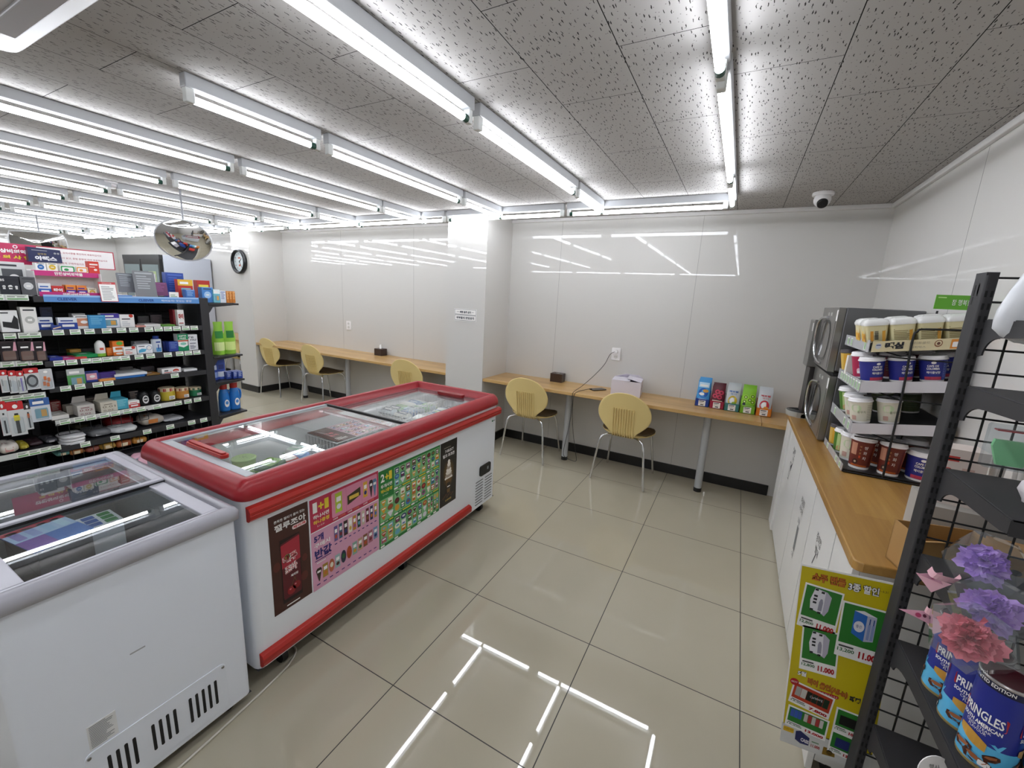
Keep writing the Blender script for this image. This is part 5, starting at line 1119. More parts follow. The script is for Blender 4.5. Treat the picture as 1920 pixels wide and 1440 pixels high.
def hand2(q, w): q.text('비닐봉투', w*.40, .57, .04, INK, 1, w=.10); q.text('나무젓가락', w*.38, .53, .03, INK, 1, w=.10); q.text('일회용', w*.42, .47, .028, INK, 1, w=.06); q.rect(w*.46, .33, w*.56, .46, mat('7a7a7c', .6), 1); q.text('스푼', w*.44, .29, .028, INK, 1, w=.05)
def hand3(q, w): q.text('종이컵', w*.40, .60, .04, INK, 1, w=.09); q.text('빨대', w*.44, .555, .032, INK, 1, w=.06); q.poly([(w*.42, .50), (w*.44, .50), (w*.52, .56), (w*.50, .56)], INK, 1)
cabinet('white end panel cabinet of the counter nearest the wall table', 2.205, 2.375, 1.378)
cabinet('white counter cabinet with two handwritten notes near its top edge', 1.605, 2.200, CXF, hand1, notch=True)
cabinet('white counter cabinet with a column of handwritten notes and a grey box drawn on it', 1.135, 1.60, CXF, hand2)
cabinet('white counter cabinet with one handwritten note, third from the near end', .715, 1.13, CXF, hand3)
cabinet('white counter cabinet at the near end behind the yellow poster', .47, .71, CXF)

# coffee machine
t = thing('coffee_machine', 'slim grey coffee machine with a round drip tray at the far end of the counter', 'coffee machine', (1.402, 2.295, CTZ))
CM = mat('7f7d7a', .35, .4); mb = MB().box(.0, .30, -.085, .085, .34, .635, CM); mb.obj('upper_housing', t, bevel=.004)
MB().box(.022, .30, -.085, .085, .0, .335, mat('2c2828', .35)).obj('body', t, bevel=.003)
mb = MB().box(-.0012, .0, -.075, -.045, .565, .615, PW); mb.obj('sticker', t)
MB().cyl((.03, 0, .0), (.03, 0, .034), .082, .086, 32, mat('a5a49e', .4)).box(.0, .06, -.085, .085, 0, .034, mat('a5a49e', .4)).obj('drip_tray', t)
mb = MB(); 
for i in range(8): 
    r = .012+.0095*i
    mb.tube([(.03+r*cos(2*pi*j/28), r*sin(2*pi*j/28), .0345) for j in range(28)], .0022, 5, mat('2a2a2a', .5), closed=True)
mb.obj('drip_grid', t)
# two stacked microwaves: door towards the aisle (-X)
def microwave(label, x, y, w, h, z, dark):
    t = thing('microwave', label, 'microwave', (x, y, z)); d = .335
    SD = mat('8d8b88', .28, .75); SI = mat('77777a', .35, .6)
    MB().box(.03, d, -w/2, w/2, .012, h, SI).obj('housing', t, bevel=.006)
    mb = MB().box(0, .029, -w/2, w/2, .008, h-.001, SD); mb.box(-.0006, .0, -w/2+.03, -w/2+.035, .02, h-.06, BLACK)
    D = mb.obj('door', t, bevel=.004)
    cy, cz, rr_ = .035, .155, .105
    q = MB(); pn = q.panel((-.0008, cy+.155, .045), (0, -1, 0), (0, 0, 1)); pn.rr(0, 0, .31, .225, .10, mat('1a1a1b', .25), 1); q.obj('window_frame', D)
    q = MB(); pn = q.panel((-.0016, cy+.14, .058), (0, -1, 0), (0, 0, 1)); pn.rr(0, 0, .28, .20, .09, mat(dark, .08, .3), 1); q.obj('window_pane', D)
    pts = [(-.004, cy-.02, .285), (-.018, cy+.07, .278), (-.022, cy+.135, .245), (-.022, cy+.160, .19), (-.018, cy+.162, .11), (-.010, cy+.135, .055), (-.003, cy+.06, .030), (-.003, cy-.06, .028)]
    MB().tube(smooth_path(pts, 6), [.009]*0 or .0075, 10, CHROME).obj('handle', D)
    for yy in (.02, -.06): MB().box(-.003, 0, yy-.012, yy+.012, h-.045, h-.028, mat('d9d8d4', .3, .4)).obj('button', t)
    MB().box(-.0012, 0, -w/2+.002, -w/2+.034, h-.07, h-.014, PW).obj('sticker', t)
    for x in (.05, d-.03):
        for y in (-w/2+.04, w/2-.04): MB().cyl((x, y, 0), (x, y, .014), .014, .014, 10, BLACK).obj('foot', t)
    return t
microwave('grey microwave standing on the counter, lower of the two', 1.447, 1.937, .50, .358, CTZ, '3a3c3e')
microwave('grey microwave stacked on top of the lower one', 1.428, 1.915, .45, .340, CTZ+.372, '5c5b59')
tag(MB().box(1.46, 1.78, 1.70, 2.16, CTZ+.3585, CTZ+.3715, mat('1f1e1e', .6)).obj('mat'), 'dark mat between the two stacked microwaves', 'mat')

# wire rack of instant cups
RX0, RX1, RY0, RY1 = 1.474, 1.795, 1.215, 1.660
rk = thing('cup_rack', 'black wire rack with four tiers of instant drink cups on the counter', 'rack', (0, 0, 0))
TIER = [.846, 1.046, 1.226, 1.396]
mb = MB(); r = .0042
x0w = 1.615
mb.tube(smooth_path([(x0w, RY0-.004, CTZ+.004), (x0w-.003, RY0-.004, 1.2), (x0w-.012, RY0-.004, 1.42), (x0w-.004, RY0-.004, 1.455), (x0w+.02, RY0-.004, 1.466), (RX1, RY0-.004, 1.472)], 5), r, 7, WIRE)
mb.tube([(RX0+.006, RY0-.004, CTZ+.005), (RX1, RY0-.004, CTZ+.005)], r, 7, WIRE).tube([(RX0+.006, RY1, CTZ+.005), (RX1, RY1, CTZ+.005)], r, 7, WIRE)
mb.tube([(RX0+.006, RY0-.004, CTZ+.005), (RX0+.006, RY1, CTZ+.005)], r, 7, WIRE)
for y in (RY0+.012, RY1-.01): mb.tube([(RX1-.01, y, CTZ), (RX1-.01, y, 1.545)], r, 7, WIRE)
for z in TIER[1:]: mb.tube([(RX0+.02, RY0+.004, z-.05), (RX1, RY0+.004, z-.05)], .003, 6, WIRE)
for z in TIER[1:]: mb.tube([(RX0+.03, RY0+.06, z-.022), (RX0+.15, RY0+.02, z-.055)], .0028, 6, WIRE)
mb.obj('wire_frame', rk)
WH2 = mat('d6d4da', .35); CLS = mat('b4b5b8', .25)
SLP = .15
def tz(i, x): return TIER[i]+(SLP*(x-RX0) if i else 0)
def slab(mb, x0, x1, y0, y1, i, d0, d1, m):            # a board following the slope of tier i
    a, b = tz(i, x0), tz(i, x1)
    return mb.add([(x0, y0, a+d0), (x1, y0, b+d0), (x1, y1, b+d0), (x0, y1, a+d0), (x0, y0, a+d1), (x1, y0, b+d1), (x1, y1, b+d1), (x0, y1, a+d1)], [(3, 2, 1, 0), (4, 5, 6, 7), (0, 1, 5, 4), (1, 2, 6, 5), (2, 3, 7, 6), (3, 0, 4, 7)], m)
for i, z in enumerate(TIER):
    s = slab(MB(), RX0+.004, RX1, RY0+.004, RY1, i, -.006, -.002, mat('2a2a2c', .5)).obj('tier_board', rk)
    lip = MB().box(RX0, RX0+.003, RY0+.002, RY1, z-.038 if i else z-.014, z+.012 if i else z+.018, CLS); q = lip.panel((RX0-.0003, RY1, z-.036 if i else z-.014), (0, -1, 0), (0, 0, 1))
    ys = [.06+.05*k for k in range(8)] if i == 2 else ([.05, .12, .37] if i == 3 else [.08, .30, .38])
    for yy in ys: q.rect(yy, .002 if not i else .004, yy+.036, .030 if not i else .040, TAGW, 1); q.rect(yy+.006, .006, yy+.03, .026 if not i else .034, mat('93b48a', .5), 2)
    lip.obj('price_rail', s)
    if i in (1, 2): slab(MB(), RX0+.002, RX1, RY0-.001, RY0+.001, i, -.040, .006, WH2).obj('side_strip', s)
    if i == 3:
        m = slab(MB(), RX0+.010, RX1, RY0-.001, RY0+.001, 3, -.038, .006, mat('ddd0a8', .4)); q = m.panel((RX0+.010, RY0-.0014, tz(3, RX0+.01)-.038), (1, 0, SLP), (0, 0, 1)); q.N = Vector((0, -1, 0)); q.V = Vector((0, 0, 1))
        q.ell(.02, .024, .010, .012, mat('c9ccd4', .4), 1); q.rect(.013, .026, .027, .03, mat('3a4a7a', .4), 2); q.text('맥심', .04, .010, .028, INK, 2, w=.058, bold=.07); q.text('화이트골드', .115, .026, .010, mat('8a8474', .5), 2, w=.06); q.text('커피믹스', .12, .01, .009, mat('8a8474', .5), 2, w=.045); q.ell(.20, .026, .012, .014, mat('8a5a3c', .5), 1); q.ell(.20, .027, .009, .010, mat('ddd0a8', .4), 2); q.ell(.20, .026, .005, .006, mat('6a4434', .5), 3)
        q.rect(.235, .004, .315, .040, mat('d88a34', .4), 1); q.rr(.24, .01, .258, .03, .003, PW, 2); q.rr(.275, .012, .29, .028, .003, PW, 2); m.obj('side_strip', s)
TILT = -math.atan(SLP)
m = MB().box(1.645, RX1, RY0+.010, RY0+.014, 1.546, 1.600, mat('5fa82c', .35)); q = m.panel((1.645, RY0+.0096, 1.546), (1, 0, 0), (0, 0, 1)); q.text('참 행복한 여유', .048, .016, .022, PW, 2, w=.085); q.rect(.006, .042, .03, .046, mat('b8e090', .4), 2); m.obj('header_sign', rk)
CUPW = mat('efedee', .3)
def cup_mesh(r, h, c, design, lid='efedee', taper=.80):
    t = thing('instant_cup', '', 'cup'); m1 = mat(c, .4)
    mb = MB().lathe([(r*taper, 0, 1), (r*(taper+.015), h*.07, 1), (r*(taper+.016), h*.07, 0), (r*.97, h*.86, 0)], 24, (0, 0, 0), [m1, PW]); q = mb.panel((0, 0, 0), (1, 0, 0), (0, 0, 1))
    def wr(x, y, l):                       # x = arc length, facing -Y and turned a little to the aisle
        rr_ = r*(taper+(.97-taper)*(y/h)/.86)+.0006+.0003*l; a = -pi/2-.30+x/r
        return Vector((rr_*cos(a), rr_*sin(a), y))
    q.wrap = wr; design(q, r, h); mb.obj('cup', t)
    LM = mat(lid, .3)
    MB().lathe([(r*.99, h*.84), (r*1.04, h*.845), (r*1.05, h*.875), (r*1.0, h*.90), (r*.98, h*.905), (r*.96, h*.965), (r*.90, h), (r*.84, h*.985), (0.001, h*.975)], 28, (0, 0, 0), [LM]).obj('lid', t)
    return t
def d_blue(q, r, h):
    q.text('CAFE DE', -.02, h*.58, .008, PW, 2, w=.036, bold=.03); q.text('COLOMBIA', -.022, h*.47, .009, PW, 2, w=.042, bold=.03); q.text('헤이즐넛향', -.022, h*.32, .010, PW, 2, w=.045, bold=.02); q.ell(.0, h*.74, .008, .005, PW, 2, 10); q.rect(-.03, h*.08, .03, h*.2, mat('c2405a', .4), 1)
    q.rect(.032, h*.1, .075, h*.8, mat('4a58a8', .4), 1)
    for k in range(6): q.rect(.036, h*(.2+.09*k), .07, h*(.225+.09*k), mat('8a94cc', .4), 2)
def d_ssang(q, r, h):
    q.text('쌍', .004, h*.62, .015, PW, 2); q.text('화', .004, h*.46, .015, PW, 2); q.text('차', .004, h*.30, .015, PW, 2)
    for k in range(3): q.text('대추호'[k], -.012, h*(.66-.1*k), .008, mat('d8a868', .4), 2)
    q.rect(-.011, h*.34, -.004, h*.42, mat('c84a28', .4), 2); q.rect(-.048, h*.42, -.022, h*.78, mat('c08a70', .4), 1); q.ell(-.022, h*.22, .012, .012, mat('3a1c14', .4), 2, 12); q.ell(-.022, h*.22, .005, .005, mat('c0a890', .4), 3, 8)
    q.rect(-.04, h*.08, .03, h*.13, mat('b85a24', .4), 1); q.rect(.045, h*.12, .085, h*.7, mat('a8603c', .4), 1)
    for k in range(3): q.ell(.05+.012*k, h*.76, .004, .005, PW, 2, 8)
def d_cream(q, r, h):
    q.ell(-.02, h*.6, .02, .016, mat('c8d8b0', .5), 1); q.rr(-.04, h*.12, -.02, h*.3, .003, mat('c09a8c', .5), 1)
    for k in range(9): q.rect(.022, h*(.14+.07*k), .06+.004*(k % 3), h*(.155+.07*k), mat('8a8478', .5), 2)
    q.text('율무차', -.015, h*.4, .011, mat('7a8a5a', .5), 2)
def d_green(q, r, h): q.rect(-.03, h*.1, .0, h*.8, mat('b8cf8a', .4), 1); q.rect(.004, h*.1, .016, h*.8, mat('2f5a1c', .4), 2); q.ell(-.016, h*.2, .014, .012, mat('c8a070', .4), 2); q.text('녹차', .02, h*.5, .012, PW, 2)
def d_red(q, r, h): q.ell(0, h*.5, .012, .012, mat('e88aa8', .4), 1); q.rect(-.02, h*.2, .02, h*.28, PW, 2); q.ell(-.012, h*.3, .010, .012, mat('f0c8d0', .4), 1)
def d_plain(q, r, h):
    for k in range(5): q.rect(-.02, h*(.3+.09*k), .03, h*(.32+.09*k), mat('6a7a58', .5), 1)
def d_yel(q, r, h): q.rect(-.02, h*.1, .02, h*.8, mat('e0ac3c', .4), 1)
kinds = {'blue': (.044, .105, '2a3088', d_blue), 'brown': (.0445, .150, '6a2a20', d_ssang), 'cream': (.042, .108, 'd9d4c2', d_cream), 'green': (.042, .118, '4c7a2c', d_green), 'red': (.043, .118, 'b02c52', d_red), 'maroon': (.043, .12, '5c1c28', d_plain), 'olive': (.042, .105, '4a5434', d_plain), 'yellow': (.036, .11, 'd8b458', d_yel)}
protoc = {}
def cup(kind, x, y, z, label, group, rz=0., sc=1.):
    if kind not in protoc: o = protoc[kind] = cup_mesh(*kinds[kind], lid='4a4448' if kind == 'yellow' else 'efedee')
    else: o = dup(protoc[kind])
    i = TIER.index(z) if z in TIER else 0
    o.location = (x-.004*(i > 0), y, tz(i, x) if i else z); o.rotation_euler = Euler((0, TILT if i else 0, 0)).to_matrix().to_4x4().__matmul__(Matrix.Rotation(rz, 4, 'Z')).to_euler(); o['label'] = label; o.scale = (sc, sc, sc)
    if group: o['group'] = group
gB, gS, gT = 'blue coffee cups on the rack', 'brown tea cups on the rack', 'cups on the third rack tier'
z = TIER[2]
cup('blue', 1.524, 1.272, z, 'blue coffee cup nearest the aisle on the third rack tier', gB, .65)
cup('blue', 1.618, 1.272, z, 'blue coffee cup crossed by the wire frame on the third rack tier', gB, .6)
cup('blue', 1.712, 1.272, z, 'blue coffee cup with full lettering towards the wall on the third rack tier', gB, .1)
cup('blue', 1.765, 1.36, z, 'blue coffee cup half hidden by the black post on the third rack tier', gB, .1)
cup('red', 1.518, 1.385, z, 'crimson cup behind the first blue cup on the third rack tier', None)
cup('maroon', 1.612, 1.37, z, 'dark red cup behind the blue cup crossed by the wire frame', None)
cup('maroon', 1.705, 1.38, z, 'dark red cup behind the lettered blue cup', None)
cup('yellow', 1.510, 1.62, z, 'narrow cup with a black lid at the far end of the third rack tier', None)
product('box', 1.50, 1.52, z, .03, .03, .09, 'ece8e0', 'c03a34', 'lines', '', 'small white carton with green top and red print on the third rack tier', 'carton')
z = TIER[1]
cup('cream', 1.518, 1.275, z, 'cream tea cup nearest the aisle on the second rack tier', gT, .2)
cup('cream', 1.612, 1.275, z, 'cream tea cup beside the wire frame on the second rack tier', gT, .5)
cup('cream', 1.520, 1.38, z, 'cream tea cup behind the first one on the second rack tier', gT, .1)
cup('green', 1.520, 1.50, z, 'green tea cup with a white lid on the second rack tier', gT, .1)
cup('olive', 1.640, 1.50, z, 'dark olive cup in the shade behind the cream cups', gT)
cup('olive', 1.735, 1.50, z, 'dark olive cup in the shade near the black post', gT)
z = TIER[0]
cup('brown', 1.545, 1.285, z-.002, 'brown tea cup with white vertical lettering nearest the aisle on the lowest tier', gS, .15)
cup('brown', 1.641, 1.265, z-.002, 'brown tea cup crossed by the wire frame on the lowest tier', gS, .1)
cup('brown', 1.628, 1.375, z-.002, 'brown tea cup behind the one crossed by the wire frame', gS, -.5)
cup('brown', 1.735, 1.365, z-.002, 'brown tea cup near the black post, a row back on the lowest tier', gS, -.9)
cup('blue', 1.742, 1.270, z-.002, 'blue coffee cup standing low beside the black post on the lowest tier', gB, .1, 1.18)
cup('cream', 1.535, 1.395, z-.002, 'white lidded cup behind the first brown tea cup', None, .2, 1.2)
cup('green', 1.520, 1.50, z-.002, 'green cup with a white lid on the lowest rack tier', None, .1)
cup('yellow', 1.515, 1.62, z-.002, 'yellow cup with a black lid at the far end of the lowest rack tier', None)
# shrink wrapped cups on the top tier
def wrapped(x, y, label, first, rz):
    t = thing('wrapped_cups', label, 'cup pack', (x, y, tz(3, x)-.001), rz); w = .082; t.rotation_euler = (0, TILT, rz)
    mb = MB(); loft(mb, [(-w*.40, w*.40, -.034, .034, .012, 0), (-w*.46, w*.46, -.040, .040, .014, .055), (-w*.49, w*.49, -.042, .042, .016, .078)], mat('ddd3a6', .35))
    q = mb.panel((-w*.42, -.0435, 0), (1, 0, 0), (0, .10, 1)); BR = mat('8a7a4a', .5)
    if first:
        r = mb.panel((-w*.415, .034, 0), (0, -1, 0), (-.045, 0, 1)); r.rect(.002, .004, .066, .070, mat('e0a818', .35), 1); r.ell(.03, .05, .016, .012, mat('f0d070', .4), 2); r.ell(.048, .022, .010, .010, mat('c8801c', .4), 2); r.ell(.02, .02, .010, .008, mat('f0c040', .4), 2)
        for k in range(9): q.rect(.028, .012+.0055*k, .040, .0155+.0055*k, INK, 1)
        q.rect(.014, .006, .024, .062, mat('d0902c', .4), 1)
    if True:
        if first: q.rect(.044, .06, .060, .066, mat('8a7a5a', .5), 1)
        else: q.rect(.004, .06, .056, .066, mat('4a3a2a', .5), 1)
        for k in range(0 if first else 7): q.rect(.004, .010+.0066*k, .044+.004*(k % 4), .0125+.0066*k, BR, 1)
    q.rect(.052, .004, .062, .07, mat('c8922c', .4), 1); mb.obj('cups', t)
    mb = MB(); loft(mb, [(-w*.50, w*.50, -.044, .044, .016, .070), (-w*.52, w*.52, -.046, .046, .018, .080), (-w*.46, w*.46, -.040, .040, .018, .092), (-w*.30, w*.30, -.026, .026, .014, .098)], mat('e8e8e6', .2))
    mb.box(-w*.3, w*.3, -.026, .026, .096, .0975, mat('e8e8e6', .2)); mb.obj('wrap', t)
for i, (x, y) in enumerate([(1.503, 1.285), (1.583, 1.275), (1.663, 1.272), (1.742, 1.272)]):
    wrapped(x, y, '%s wrapped pack of cream cups in the front row of the top rack tier' % ['aisle side', 'second', 'third', 'wall side'][i], i == 0, .02*(i-1))
for i, (x, y) in enumerate([(1.505, 1.40), (1.60, 1.40), (1.70, 1.40)]):
    wrapped(x, y, '%s wrapped cup pack in the rear row of the top rack tier' % ['aisle side', 'middle', 'wall side'][i], i == 0, .03)
tag(MB().cyl((1.70, 1.95, CTZ+.692), (1.78, 1.95, CTZ+.692), .036, .036, 18, mat('a9a8a6', .4, .5)).obj('duct_pipe'), 'grey round can lying on top of the upper microwave by the wall', 'can') if False else None

# ------------------------------------------------------------------ right foreground shelving unit
PX0, PX1, PY0, PY1 = 1.411, 1.430, .198, .250
g2 = thing('display_shelf', 'black slotted post shelving unit with wire back, close on the right', 'shelf')
PM = mat('302f31', .6, 0, .35); SLOT = mat('060606', .8)
mb = MB().rbox(PX0, PX1, PY0, PY1, 0, 1.598, .005, PM, 'z', 3)
mb.prism([(PX0, PY0+.004, 1.598), (PX1, PY0+.004, 1.598), (PX1, PY1-.004, 1.598), (PX0, PY1-.004, 1.598)], (0, 0, .006), PM)
q = mb.panel((PX0, PY0-.0002, 0), (1, 0, 0), (0, 0, 1))
for i in range(62):
    for xx in (.0035, .0115): q.rect(xx, .03+i*.025, xx+.0038, .0425+i*.025, SLOT, .3)
q = mb.panel((PX0-.0002, PY1, 0), (0, -1, 0), (0, 0, 1))
for yy, zz in ((.014, 1.572), (.028, 1.572), (.014, 1.552), (.028, 1.575)): q.rect(yy, zz-.014 if zz > 1.56 else zz-.012, yy+.005, zz+.008 if zz > 1.56 else zz+.004, SLOT, .3)
mb.obj('post', g2)
mb = MB().rbox(1.765, 1.80, PY0, PY1, 0, 1.598, .005, PM, 'z', 3); mb.obj('post', g2)
mb = MB(); gy = .205
for i in range(33): mb.tube([(PX1, gy, .07+i*.0476), (1.77, gy, .07+i*.0476)], .0022, 5, WIRE)
for i in range(7): mb.tube([(1.468+.048*i, gy+.004, .07), (1.468+.048*i, gy+.004, 1.58)], .0022, 5, WIRE)
mb.obj('wire_panel', g2)
def shelf_plate(z, d, parent=g2):
    s = MB().box(PX1-.002, 1.775, PY0-d, PY0-.002, z-.004, z, PM).box(PX1-.002, 1.775, PY0-d, PY0-d+.003, z-.03, z, PM).obj('shelf_board', parent, bevel=.001)
    n = 8; pts = [(PX1-.004, PY0, z-.002), (PX1-.004, PY0-d, z-.002), (PX1-.004, PY0-d, z-.026)]
    pts += [(PX1-.004, PY0-d*(.30)-d*.62*(1-t/n)**1.0, z-.030-.006*(t/n)) for t in range(n)][0:n]
    pts += [(PX1-.004, PY0-.02-d*.28*(1-sin(t*pi/2/n)), z-.036-.036*(1-cos(t*pi/2/n))) for t in range(n+1)]
    pts += [(PX1-.004, PY0, z-.076)]
    MB().prism(pts, (.003, 0, 0), PM).obj('bracket', s)
    return s
shelf_plate(1.512, .17); shelf_plate(1.375, .22); shelf_plate(1.192, .26); shelf_plate(.985, .20); shelf_plate(.757, .36); shelf_plate(.508, .36); shelf_plate(.16, .40)
MB().box(PX0, 1.80, PY0-.40, PY1, 0, .08, RACK).obj('base', g2)

# chip cans
def can(label, x, y, z, h, c1, c2, txt, rz):
    t = thing('chip_can', label, 'can', (x, y, z), rz); r = .0352; NV = mat(c1, .3); SK = mat(c2, .3)
    mb = MB().lathe([(r*.985, 0, 2), (r, .002, 2), (r, .006, 1), (r, h*.30, 1), (r, h*.30, 0), (r, h*.90, 0), (r, h*.90, 3), (r, h*.975, 3)], 40, (0, 0, 0), [NV, SK, mat('c9b070', .3, .5), mat('14163a', .3)])
    q = mb.panel((0, 0, 0), (1, 0, 0), (0, 0, 1))
    def wr(xx, yy, l): a = -pi/2+xx/r; rr_ = r+.0004+.0002*l; return Vector((rr_*cos(a), rr_*sin(a), yy))
    q.wrap = wr
    if txt:
        for k in range(3):
            ox = (k-1)*.078
            q.rr(ox-.031, h*.52, ox+.031, h*.66, .003, mat('a82434', .3), 1); q.text('PRINGLES', ox, h*.538, h*.10, PW, 3, w=.054, a='c', bold=.02)
            q.text('SOUTH AMERICAN', ox, h*.465, .0075, PW, 2, w=.056, a='c', bold=.03); q.text('CRISP STEAK', ox, h*.425, .005, PW, 2, w=.034, a='c'); q.text('FLAVOUR', ox, h*.39, .005, PW, 2, w=.024, a='c')
            for i in range(6):                                   # golden crisp and steak pictures
                a, b = i/6, (i+1)/6
                q.poly([(ox-.024+.040*a, h*.36-.05*a*h+.05*h*sin(pi*a)*.6), (ox-.024+.040*b, h*.36-.05*b*h+.05*h*sin(pi*b)*.6), (ox-.024+.040*b, h*.30-.08*b*h-.02*h*sin(pi*b)), (ox-.024+.040*a, h*.30-.08*a*h-.02*h*sin(pi*a))], mat('c8963c', .35), 3)
            for cx, cy, sc, tw in ((-.014, .155, 1.0, .2), (.008, .105, 1.15, -.15), (.024, .19, .7, .5)):
                ct, sn = cos(tw), sin(tw)
                lump = lambda pts, f: [(ox+cx+f*sc*(u*ct-v*sn), h*cy+f*sc*(u*sn+v*ct)) for u, v in pts]
                q.poly(lump([(-.015, -.003), (-.010, -.009), (.004, -.010), (.015, -.005), (.017, .003), (.009, .008), (-.004, .007), (-.013, .005)], 1), mat('4a2416', .35), 4)
                q.poly(lump([(-.011, .001), (-.003, -.003), (.009, -.002), (.012, .003), (.004, .005), (-.006, .005)], 1), mat('9a5a34', .35), 5)
                q.poly(lump([(-.008, -.006), (.0, -.0075), (.003, -.006), (-.004, -.0045)], 1), mat('2a120c', .35), 5)
            q.rr(ox+.012, h*.06, ox+.026, h*.12, .002, PW, 5); q.poly([(ox-.03, h*.29), (ox+.03, h*.29), (ox+.036, h*.38), (ox+.02, h*.34), (ox+.004, h*.33), (ox-.016, h*.31)], SK, 1)
            q.text('LIMITED EDITION', ox, h*.925, .0065, PW, 2, w=.056, a='c', bold=.02)
    mb.obj('body', t)
    MB().lathe([(r, h*.972), (r*1.03, h*.975), (r*1.035, h*.99), (r*1.0, h), (r*.94, h), (r*.93, h*.985), (0.001, h*.985)], 40, (0, 0, 0), [mat('b9b2b0', .25, .6)]).obj('rim', t)
    MB().lathe([(r*.925, h*.986), (r*.9, h*.990), (.001, h*.991)], 32, (0, 0, 0), [mat('4a1420', .3)]).obj('lid', t)
can('navy and sky blue chip can at the back, first beside the post', 1.468, .066, .757, .168, '1d2a8a', '58b4e0', True, -.35)
can('navy and sky blue chip can in the middle of the row', 1.470, -.009, .757, .168, '1d2a8a', '58b4e0', True, -.30)
can('navy and sky blue chip can at the front, with two name plates in view', 1.472, -.083, .757, .170, '1d2a8a', '58b4e0', True, -.95)
can('light blue can partly out of the picture behind the front chip can', 1.560, -.075, .757, .168, '2a7ab8', '4aa0d8', False, 0)
# cards under the cans
mb = MB().box(-.075, .075, -.0015, 0, -.055, 0, mat('e0b0bc', .4)); q = mb.panel((-.075, -.0017, -.055), (1, 0, 0), (0, 0, 1)); PK = mat('3a1c24', .5)
q.ell(.012, .047, .0035, .0035, PK, 1, 10); q.ell(.018, .047, .0035, .0035, PK, 1, 10); q.poly([(.0088, .0455), (.0212, .0455), (.015, .0375)], PK, 1); q.text('프링글스', .026, .034, .018, PK, 1, w=.07)
tag(mb.obj('price_card', loc=(1.497, -.166, .755), rot=(-.25, 0, 0)), 'pink card with a heart and black writing hanging under the chip cans', 'card')
mb = MB(); mb.prism([(.03*cos(a), 0, .03*sin(a)) for a in [2*pi*i/24 for i in range(24)]], (0, .0015, 0), PW); q = mb.panel((-.03, -.0003, -.03), (1, 0, 0), (0, 0, 1)); q.text('행사', .018, .036, .009, mat('5a5a5c', .5), 1); q.rect(.02, .015, .04, .018, mat('5a5a5c', .5), 1)
tag(mb.obj('round_card', loc=(1.415, -.10, .705), rot=(-.2, 0, .4)), 'round white card sticking out below the can shelf', 'card')
mb = MB().box(-.05, .05, -.001, .001, 0, .03, CLEAR); mb.box(-.05, .05, -.0012, .0012, 0, .0015, mat('d8dadc', .2)); tag(mb.obj('shelf_divider', loc=(1.535, -.158, .905), rot=(.35, 0, 0)), 'clear plastic divider strip above the front chip can', 'divider')

# paper carnations in clear boxes
def carnation(label, loc, col, col2, rot, ribbon=True):
    t = thing('carnation_box', label, 'flower', loc); t.rotation_euler = rot; rd = random.Random(label)
    fl = MB(); M1, M2 = mat(col, .7), mat(col2, .7)
    for L in range(7):
        R = .041-.0050*L; zb = -.004+.0042*L; n = 44; am = .005
        ph = rd.random()*6; inn = []; out = []
        for j in range(n):
            a = 2*pi*j/n; fr = (1 if j % 2 else .90)*(1+.12*sin(3*a+ph)+.08*sin(7*a+ph*2))
            out.append((R*fr*cos(a), R*fr*sin(a)*.92, zb+.0035+am*sin(6*a+ph)+(.004 if L > 3 else 0)))
            inn.append((R*.35*cos(a), R*.35*sin(a), zb+am*.5*sin(5*a+ph)))
        fl.add(inn+out, [(j, (j+1) % n, n+(j+1) % n, n+j) for j in range(n)], M1 if L % 2 == 0 else M2)
        fl.add(inn, [tuple(range(n))], M2)
    for k in range(16):                                            # upright inner petals
        a = rd.random()*6.28; r0 = rd.random()*.022; x, y = r0*cos(a), r0*sin(a); b = rd.random()*6.28; w = .011
        fl.add([(x, y, .008), (x+w*cos(b), y+w*sin(b), .008), (x+w*cos(b)*1.1, y+w*sin(b)*1.1, .030+.008*rd.random()), (x+w*.5*cos(b)+.004, y+w*.5*sin(b), .033), (x-.002, y, .029)], [(0, 1, 2, 3, 4)], M1 if k % 2 else M2)
    fl.obj('bloom', t)
    mb = MB().ellipsoid((0, 0, -.012), .030, .028, .012, mat('4c6a3c', .6), 12, 6); mb.obj('leaf_base', t)
    mb = MB(); pr = [(.028, -.06), (.052, -.02), (.056, .022), (.046, .040), (.03, .052)]
    n = 6; vs = [(r*cos(2*pi*j/n+.3), r*sin(2*pi*j/n+.3), zz) for r, zz in pr for j in range(n)]
    mb.add(vs, [(i*n+j, i*n+(j+1) % n, (i+1)*n+(j+1) % n, (i+1)*n+j) for i in range(len(pr)-1) for j in range(n)], CLEAR); mb.add(vs[-n:], [tuple(range(n))], CLEAR)
    mb.obj('clear_case', t)
    if ribbon:
        mb = MB(); RB = mat('e6b4c0', .45); pts = smooth_path([(-.05, -.012, -.02), (-.07, -.02, .0), (-.088, -.004, -.015), (-.075, .01, -.035)], 5)
        for i in range(len(pts)-1): a, b = pts[i], pts[i+1]; mb.add([a, b, b+Vector((0, .004, .020)), a+Vector((0, .004, .020))], [(0, 1, 2, 3)], RB, True)
        mb.prism([(-.045, -.02, -.045), (-.068, -.025, -.075), (-.075, .012, -.068)], (.0008, 0, .0008), RB); mb.obj('ribbon', t)
    return t
carnation('lilac carnation in a clear case, topmost of the three', (1.452, .030, 1.066), 'd2a8f0', 'b286dc', (.75, -.30, .5))
carnation('lilac carnation in a clear case, middle one below the topmost', (1.440, -.055, 1.022), 'c79ae6', 'a678cc', (.70, -.25, .2))
carnation('coral pink carnation in a clear case, lowest of the three', (1.398, -.115, .992), 'ea7e8c', 'c65666', (.65, -.15, .0), False)
